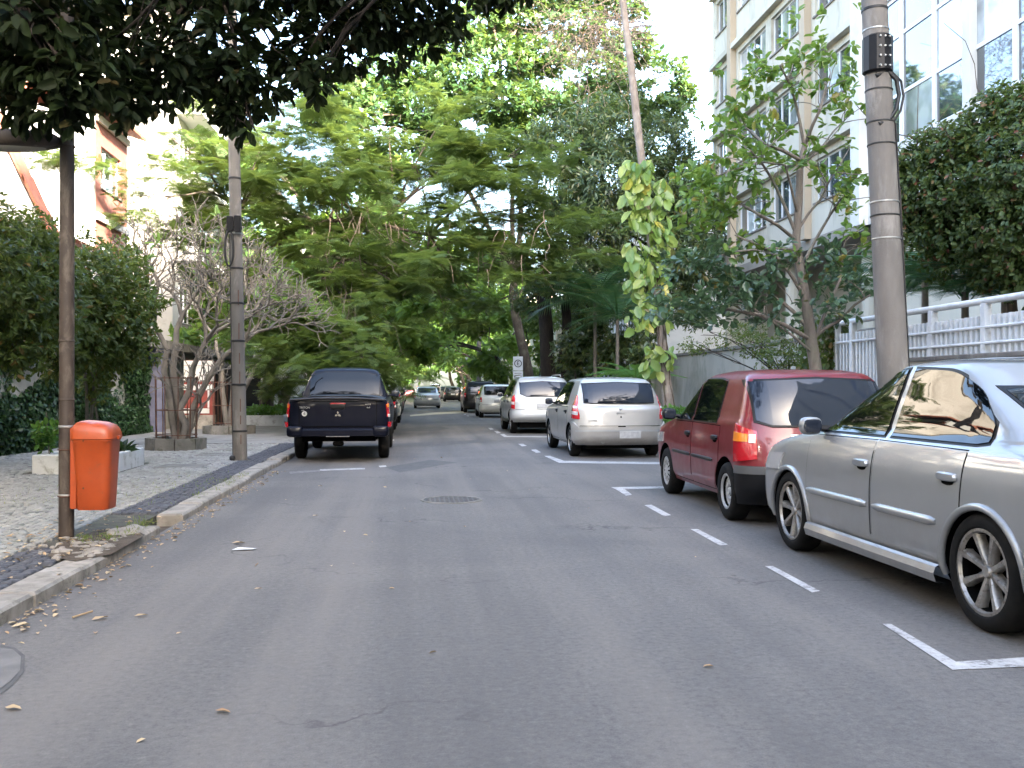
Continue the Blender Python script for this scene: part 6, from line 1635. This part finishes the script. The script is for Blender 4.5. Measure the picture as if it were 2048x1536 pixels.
# distant stem of the planter tree behind the pickup: dark trunk with bark
# ---- planter plants
t = thing('small_plant', 'bright green leafy young plant in the left end of the white planter', 'plant', (-5.25, 14.6, .3))
q = pp(92, 880, 14.6); mb = MB(); mb.tube([(q.x + .05, 14.6, .28), (q.x + .02, 14.6, .7), (q.x, 14.6, .95)], [.012, .01, .006], 6); mb.build('stem', B_['grey'], t)
P = np.array([pp(random.uniform(72, 118), random.uniform(852, 905), 14.6 + random.uniform(-.15, .15)) for _ in range(36)]); A = rosettes(P, RNG.normal(0, .5, (36, 3)) + np.array([0, 0, .5]), 4, .11, .55, 1.0, .3); single_leaves(t, T_FOLD, *A, L_['fern'])
t = thing('bromeliad', 'dark spiky bromeliad in the white planter just right of the bin', 'plant', (-4.7, 15.2, .3))
q = pp(245, 915, 15.2); n = 34; P = np.tile(np.array([q.x, 15.2, .27]), (n, 1)); a = RNG.uniform(0, 2*PI, n); D = np.stack([np.cos(a), np.sin(a), RNG.uniform(.2, 1.6, n)], 1)
single_leaves(t, T_FOLD, P, D, np.array([0, 0, 1.0]) + RNG.normal(0, .1, (n, 3)), RNG.uniform(.22, .34, n), np.full(n, .22), L_['ivy'])

# ---- right: climbing pothos trunk
tx, ty = None, 23.0
def PT(x, y, dy=0): return tuple(pp(x, y, ty + dy))
t = thing('slender_tree', 'tall slender leaning trunk wrapped in big yellow green climbing leaves', 'tree', (PT(1338, 830)[0], ty, .13))
mb = MB(); mb.tube([PT(1342,895), PT(1336,800), PT(1328,730), PT(1322,660), PT(1312,560), PT(1300,460), PT(1288,360), PT(1276,260), PT(1262,130), PT(1248,20), PT(1236,-120), PT(1225,-300)], [.17,.155,.13,.115,.11,.105,.10,.10,.095,.085,.07,.05], 14)
mb.build('trunk', B_['palmtrunk'], t, 60)
mb = MB()
for s_ in range(5):
    mb.tube([tuple(Vector(PT(1336 - (800 - y) * .115 + 9 * math.sin(y * .02 + s_), y)) + Vector((0, -.12, 0))) for y in range(500, 840, 14)], .014, 5)
mb.build('vine_stems', B_['brown'], t)
mb = MB()
for _ in range(16):
    a = Vector(PT(1256, random.uniform(-40, 90))); limb(mb, a, a + Vector((random.choice((-1, 1)) * random.uniform(.5, 1.3), random.uniform(-.6, .6), random.uniform(-.1, .5))), .022, .006, 0, 6, 5, .12)
mb.build('bare_branches', L_['twig'], t)
reg = []
for (x0, x1, y0, y1, n) in ((1250, 1305, 318, 400, 60), (1256, 1290, 390, 455, 30), (1296, 1334, 340, 500, 74), (1256, 1305, 478, 660, 76), (1300, 1326, 480, 560, 14), (1285, 1340, 540, 640, 26), (1290, 1355, 690, 740, 24), (1275,1300,520,560,4)):
    for _ in range(n): reg.append((random.uniform(x0, x1), random.uniform(y0, y1), random.uniform(-.35, .05)))
P = np.array([PT(*q) for q in reg]); n = len(P)
D = np.stack([RNG.normal(0, .55, n), RNG.normal(-.35, .35, n), RNG.uniform(-1.2, -.5, n)], 1); Nn = np.stack([RNG.normal(0, .9, n), np.full(n, -1.0), RNG.uniform(.0, 1.4, n)], 1)
single_leaves(t, T_FOLD, P, D, Nn, RNG.uniform(.22, .46, n), RNG.uniform(.40, .62, n), L_['pothos'])
# dry creeper tangle near the top
tg = thing('dry_creeper', 'tangle of dry brown creeper hanging in the tree tops left of the slender trunk', 'creeper', (PT(1200, 80)[0], 26, 6)); tag(tg, kind='stuff')
mb = MB()
for _ in range(420):
    a = pp(random.gauss(1190, 62), random.gauss(60, 50), 27 + random.uniform(-1, 1)); limb(mb, a, a + Vector([random.gauss(0, .4), random.gauss(0, .3), random.gauss(-.2, .4)]), .012, .005, -.1, 5, 3, .16)
mb.build('stems', L_['twig'], tg)
P = np.array([pp(random.gauss(1190, 65), random.gauss(70, 50), 27 + random.uniform(-1, 1)) for _ in range(900)]); crown(tg, 'foliage', leaves(T_DIA, P, RNG.normal(0, 1, (900, 3)), RNG.normal(0, 1, (900, 3)), RNG.uniform(.05, .11, 900), np.full(900, .4)), L_['dry'])

# ---- right: small broad leaved tree in front of the cream building
ty = 13.2
t = thing('broadleaf_tree', 'small open tree with broad leaves in front of the cream building', 'tree', (PT(1636, 760)[0], ty, .13))
mb = MB()
mb.tube([PT(1640,900), PT(1632,740), PT(1622,680), PT(1612,600), PT(1600,540), PT(1592,480), PT(1598,400), PT(1600,330), PT(1610,290)], [.10,.09,.085,.075,.065,.06,.055,.05,.042], 12)
BR = [((1600,320),(1530,290),(1480,250),.03),((1610,290),(1640,220),(1660,150),.028),((1608,290),(1590,200),(1560,130),.026),((1592,480),(1520,430),(1450,400),.028),((1593,470),(1545,360),(1500,300),.028),((1595,430),(1570,330),(1480,330),.02),
      ((1612,600),(1560,520),(1470,470),.03),((1620,660),(1560,600),(1440,570),.035),((1622,680),(1520,630),(1400,620),.035),((1622,680),(1680,640),(1740,590),.03),((1625,690),(1680,560),(1690,480),.028),((1600,540),(1660,430),(1700,380),.026),((1596,460),(1640,400),(1680,330),.022),
      ((1630,710),(1540,640),(1480,640),.02),((1600,340),(1640,300),(1690,240),.02),((1590,500),(1500,500),(1420,520),.02)]
ends = []
for a, b, c, r in BR:
    d1, d2 = random.uniform(-.5, .5), random.uniform(-1, 1); A_, B2, C2 = PT(*a), PT(*b, d1), PT(*c, d2)
    mb.tube([A_, Vector(A_).lerp(Vector(B2), .5) + Vector((0, 0, .03)), B2, Vector(B2).lerp(Vector(C2), .5) + Vector((0, 0, .04)), C2], [r, r*.9, r*.75, r*.6, r*.4], 7)
    for k in range(7):
        s0 = Vector(B2).lerp(Vector(C2), random.uniform(-.2, 1)); e = s0 + Vector((random.uniform(-.45, .45), random.uniform(-.5, .5), random.uniform(-.15, .45))); limb(mb, s0, e, .010, .005, .02, 5, 4, .1); ends.append(e)
mb.build('trunk', B_['grey'], t, 60)
E = np.array([tuple(e) for e in ends])
extra = np.array([PT(random.gauss(x, s), random.gauss(y, s2), random.uniform(-.7, .7)) for x, y, s, s2, k in [(1490,170,34,22,16),(1630,90,34,34,18),(1560,150,40,26,16),(1400,350,28,18,22),(1440,410,30,26,24),(1480,270,34,26,22),(1670,200,24,36,16),(1700,400,20,34,12),(1480,360,34,28,22),(1400,420,20,20,12),(1550,290,34,30,14),(1640,330,26,26,10)] for _ in range(k)])
Pu = np.vstack([E[E[:, 2] > 3.1], extra]); A = rosettes(Pu, RNG.normal(0, .5, (len(Pu), 3)) + np.array([0, 0, .4]), 7, .135, .5, 1.1, .45)
nr, rs = split_near(A, 300, inview(A[0])); single_leaves(t, T_FOLD, *nr, L_['small']); crown(t, 'crown', leaves(T_FOLD, *rs), L_['small'])
extra = np.array([PT(random.gauss(x, s), random.gauss(y, s2), random.uniform(-.7, .7)) for x, y, s, s2, k in [(1380,530,30,14,26),(1420,500,30,14,20),(1460,560,32,16,26),(1380,620,34,14,34),(1440,610,34,18,30),(1520,590,34,22,24),(1660,520,24,22,24),(1700,560,22,26,24),(1560,520,24,20,16),(1650,600,24,24,16),(1330,600,14,12,6),(1540,640,30,14,10)] for _ in range(k)])
Pd = np.vstack([E[E[:, 2] <= 3.1], extra]); A = rosettes(Pd, RNG.normal(0, .5, (len(Pd), 3)) + np.array([0, 0, .4]), 7, .125, .5, 1.1, .4)
crown(t, 'lower_foliage', leaves(T_FOLD, *A), L_['bluish'])

# ---- dark undergrowth under the right-hand trees
for (lst, lab, mt) in (([(1150,700,34,.9),(1185,660,34,.7),(1215,715,32,.8),(1250,690,31,.7),(1120,745,38,.8),(1165,745,36,.6),(1290,710,28,.5)], 'dark undergrowth bushes under the dense tree, behind the silver cars', 'mango'),
                       ([(1000,745,56,.9),(975,730,60,1.0),(1066,755,50,.7),(1085,710,52,.8),(1010,690,60,1.0)], 'leafy bushes round the parking sign', 'far'), ([(1085,640,48,.9),(1150,630,44,1.0),(1050,640,52,.8)], 'hanging leafy boughs over the parking sign', 'poinciana')):
    lo = lobes_px(lst, flat=.8); tt = thing('bush', lab, 'bush', (lo[0][0][0], lo[0][0][1], .13)); P, D = in_lobes(lo, 26, .3, -.5, 2.5)
    A = rosettes(P, D + np.array([0, 0, .4]), 7, .24, .35, 1.1, .3); crown(tt, 'foliage', leaves(T_DIA, *A), L_[mt])
    mb = MB()
    for c, r in lo: limb(mb, (c[0] + .2, c[1], .1), c, .05, .02, 0, 6, 6, .05)
    tag(mb.build('stems', B_['dark'], tt), kind='stuff')
# ---- unseen tree mass added behind the viewer to darken reflections in the cars
tb = thing('tree_line', 'dark unseen tree mass added far behind the viewer to dim reflections', 'trees', (0, -60, 0)); tag(tb, kind='stuff')
lo = [((random.uniform(-12, 12), random.uniform(-66, -56), random.uniform(.5, 13)), (2.6, 2.6, 2)) for _ in range(55)]
P, D = in_lobes(lo, 1.2, .3, -.7, .8); A = rosettes(P, D, 6, .8, .6, 1.1, .2); crown(tb, 'crown', leaves(T_DIA, *A), L_['mango'])

# ---- shrub in front of the grey wall
t = thing('shrub', 'fine leaved shrub in front of the grey wall behind the red hatchback', 'shrub', (pp(1520, 700, 17)[0], 17, .13))
lo = lobes_px([(1400,690,18,.45,.5),(1460,680,17.5,.5,.5),(1520,690,17,.55,.5),(1580,690,16.5,.5,.5),(1620,710,16,.4,.6),(1560,720,16.5,.45,.5),(1490,660,18,.45,.4),(1420,665,18,.35,.4),(1600,650,16.5,.4,.5)])
P, D = in_lobes(lo, 60, .3, -.3, 4); A = rosettes(P, D + np.array([0, 0, .3]), 6, .07, .36, 1.1, .2); crown(t, 'foliage', leaves(T_DIA, *A), L_['bush'])
mb = MB(); b_ = pp(1590, 770, 17); skeleton(mb, [(b_.x, 17, 1.2)], lo, .02, 5, .05, .01); mb.tube([(b_.x, 17, .1), (b_.x, 17, 1.2)], .025, 6); mb.build('stems', B_['dark'], t)

# ---- bougainvillea over the railing
t = thing('bougainvillea', 'huge dense bougainvillea mound above the white railing at the right edge', 'shrub', (8.3, 11, 1.7))
lo = lobes_px([(1870,310,12.5,.45),(1835,360,12.5,.42),(1920,300,12,.5),(1985,250,11.8,.5),(2035,220,11.5,.45),(2090,210,11,.5),(1850,410,12.5,.5),(1910,380,12,.6),(1980,340,11.5,.6),(2050,330,11,.75),(1870,460,12.5,.5),(1940,450,12,.65),(2010,440,11.5,.7),(2080,440,11,.8),(1990,510,11.8,.5),(1900,510,12.5,.4),(2060,530,11.3,.5),(1808,330,12.8,.3),(1815,420,12.8,.3)])
P, D = in_lobes(lo, 75, .45, -.55, 4.5); A = rosettes(P, D + np.array([0, 0, .1]), 6, .075, .55, 1.1, .35)
nr, rs = split_near(A, 300, inview(A[0])); single_leaves(t, T_FOLD, *nr, L_['boug']); crown(t, 'crown', leaves(T_FOLD, *rs), L_['boug'])
mb = MB(); F0 = tuple(pp(2020, 560, 11.8)); mb.tube([(F0[0] + .3, 11.8, 0), (F0[0] + .1, 11.8, 1.6), F0], [.09, .07, .06], 9); skeleton(mb, [F0], lo, .035, 6, .08, .01)
for _ in range(60):
    c, r = random.choice(lo); a = Vector(c); limb(mb, a, a + Vector((random.gauss(0, .5), random.gauss(0, .5), random.gauss(.2, .5))), .012, .005, -.05, 6, 4, .1)
mb.build('stems', B_['brown'], t)
hd = thing('hedge', 'low dark hedge behind the white railing', 'hedge', (8, 12, 1)); n = 14000
P = np.stack([RNG.uniform(7.15, 8.6, n), RNG.uniform(7, 15.2, n), RNG.uniform(.8, 1.95, n)], 1); P[:, 2] += .12 * np.sin(P[:, 1] * 3) + .1 * np.sin(P[:, 0] * 5)
crown(hd, 'foliage', leaves(T_FOLD, P, RNG.normal(0, 1, (n, 3)), np.array([-.4, -.4, 1]) + RNG.normal(0, .5, (n, 3)), RNG.uniform(.07, .13, n), np.full(n, .5)), L_['ivy'])
block(hd, 7.3, 8.5, 7, 15.1, 0, 1.5, M['soil'], 'soil_bank')
def palm(x, y, z, n, L, label, mat='palm', trunk=None, up=(.15, 1.0), sx=None):
    t = thing('palm', label, 'palm', (x, y, .13)); a = np.arange(n) * 2.4 + RNG.uniform(0, .5, n); P = np.tile(np.array([x, y, z]), (n, 1)) + RNG.normal(0, .04, (n, 3))
    D = np.stack([np.cos(a), np.sin(a), RNG.uniform(up[0], up[1], n)], 1); single_leaves(t, T_PALM, P, D, np.tile(np.array([0, 0, 1.0]), (n, 1)) + .001, RNG.uniform(.8, 1.1, n) * L, np.ones(n), L_[mat], 'frond')
    mb = MB(); mb.tube([(x + .05, y, .0), (x, y, z * .5), (x, y, z + .05)], trunk or [.07, .06, .05], 9); mb.build('trunk', B_['grey'], t, 60)
for (a, b, Yp, L, lab) in ((1850, 560, 14.0, 1.3, 'small bright palm behind the railing beside the thick concrete pole'), (1930, 590, 13.0, 1.1, 'small palm behind the middle of the white railing'), (2010, 600, 12.2, 1.1, 'small palm behind the railing at the right edge'), (1805, 590, 14.8, 1.0, 'low palm right behind the thick concrete pole')):
    q = pp(a, b, Yp); palm(q.x, Yp, q.z, 16, L, lab)
for (a, b, Yp, L, lab) in ((1190, 600, 31, 2.3, 'tall dark palm beside the dense dark tree'), (1235, 640, 29, 1.8, 'dark palm left of the trunk with climbing leaves')):
    q = pp(a, b, Yp); palm(q.x, Yp, q.z, 22, L, lab, up=(-.1, 1.1))
q = pp(1268, 760, 25.5); palm(q.x, 25.5, q.z, 20, 1.2, 'bright green fern like palm behind the warm silver hatchback', 'fern', up=(.1, .8))
def patch(label, cat_, pxs, Yp, n, L, mat, name='ground_plant', wr=.5, h=.25):
    t = thing(name, label, cat_, (pxs[0][0], Yp, .3)); P = np.array([(random.uniform(*pxs[0]), random.uniform(*pxs[1]), random.uniform(*pxs[2])) for _ in range(n)])
    A = rosettes(P, RNG.normal(0, .4, (n, 3)) + np.array([0, 0, 1.0]), 6, L, wr, 1.0, .2); crown(t, 'foliage', leaves(T_FOLD, *A), L_[mat])
patch('bright leafy ground plants in the planter beside the warm silver hatchback', 'plants', ((5.75, 6.65), (20.8, 27.3), (.45, .8)), 24, 360, .12, 'fern')
patch('green plants along the long planter left of the pickup truck', 'plants', ((-5.5, -4.3), (31.5, 34.5), (.38, .65)), 33, 200, .13, 'fern')
# weeds at the kerb
def grass(label, pxl, n, spread):
    P = []; 
    for _ in range(n):
        a, b = random.choice(pxl); q = gp(random.gauss(a, spread[0]), random.gauss(b, spread[1]), .10)
        if q.x < KL - .02: P.append(tuple(q))
    P = np.array(P); m = len(P); t = thing('weeds', label, 'weeds', tuple(P[0])); tag(t, kind='stuff')
    crown(t, 'foliage', leaves(T_DIA, P, RNG.normal(0, .5, (m, 3)) + np.array([0, 0, .8]), RNG.normal(0, 1, (m, 3)), RNG.uniform(.02, .055, m), np.full(m, .14)), L_['grass'])
grass('tufts of grass in the broken kerb right of the brown lamp post', [(270,1052),(290,1048),(255,1062),(170,1080),(215,1075)], 520, (14, 4))
grass('thin grass along the kerb edge near the left concrete pole', [(475,958),(455,966),(495,950),(435,978),(400,992)], 260, (12, 3))
grass('sparse moss and grass between the cobbles by the planter', [(60,1000),(120,980),(330,980),(380,965),(250,1000),(410,960)], 380, (40, 12))


# leaf litter gathered in the left gutter and round the lamp post
P = []
for _ in range(420):
    y = random.uniform(3.6, 15); P.append((KL + abs(random.gauss(0, .10)) + .02, y, .010))
for _ in range(160): P.append((random.gauss(-2.75, .35), random.gauss(8.0, .8), .092))
for _ in range(32): P.append((random.uniform(KL, 2.4), random.uniform(3.5, 22), .008))
P = np.array([q for q in P if not (q[2] > .05 and q[0] > KL - .03)]); m = len(P)
lt = thing('leaf_litter', 'small dry leaf bits strewn along the left gutter and the pole foot', 'leaf litter', (KL, 8, 0)); tag(lt, kind='stuff')
crown(lt, 'bits', leaves(T_FOLD, P, RNG.normal(0, 1, (m, 3)) * np.array([1, 1, .08]), np.array([0, 0, 1.0]) + RNG.normal(0, .12, (m, 3)), RNG.uniform(.015, .06, m), np.full(m, .5)), L_['dry'])
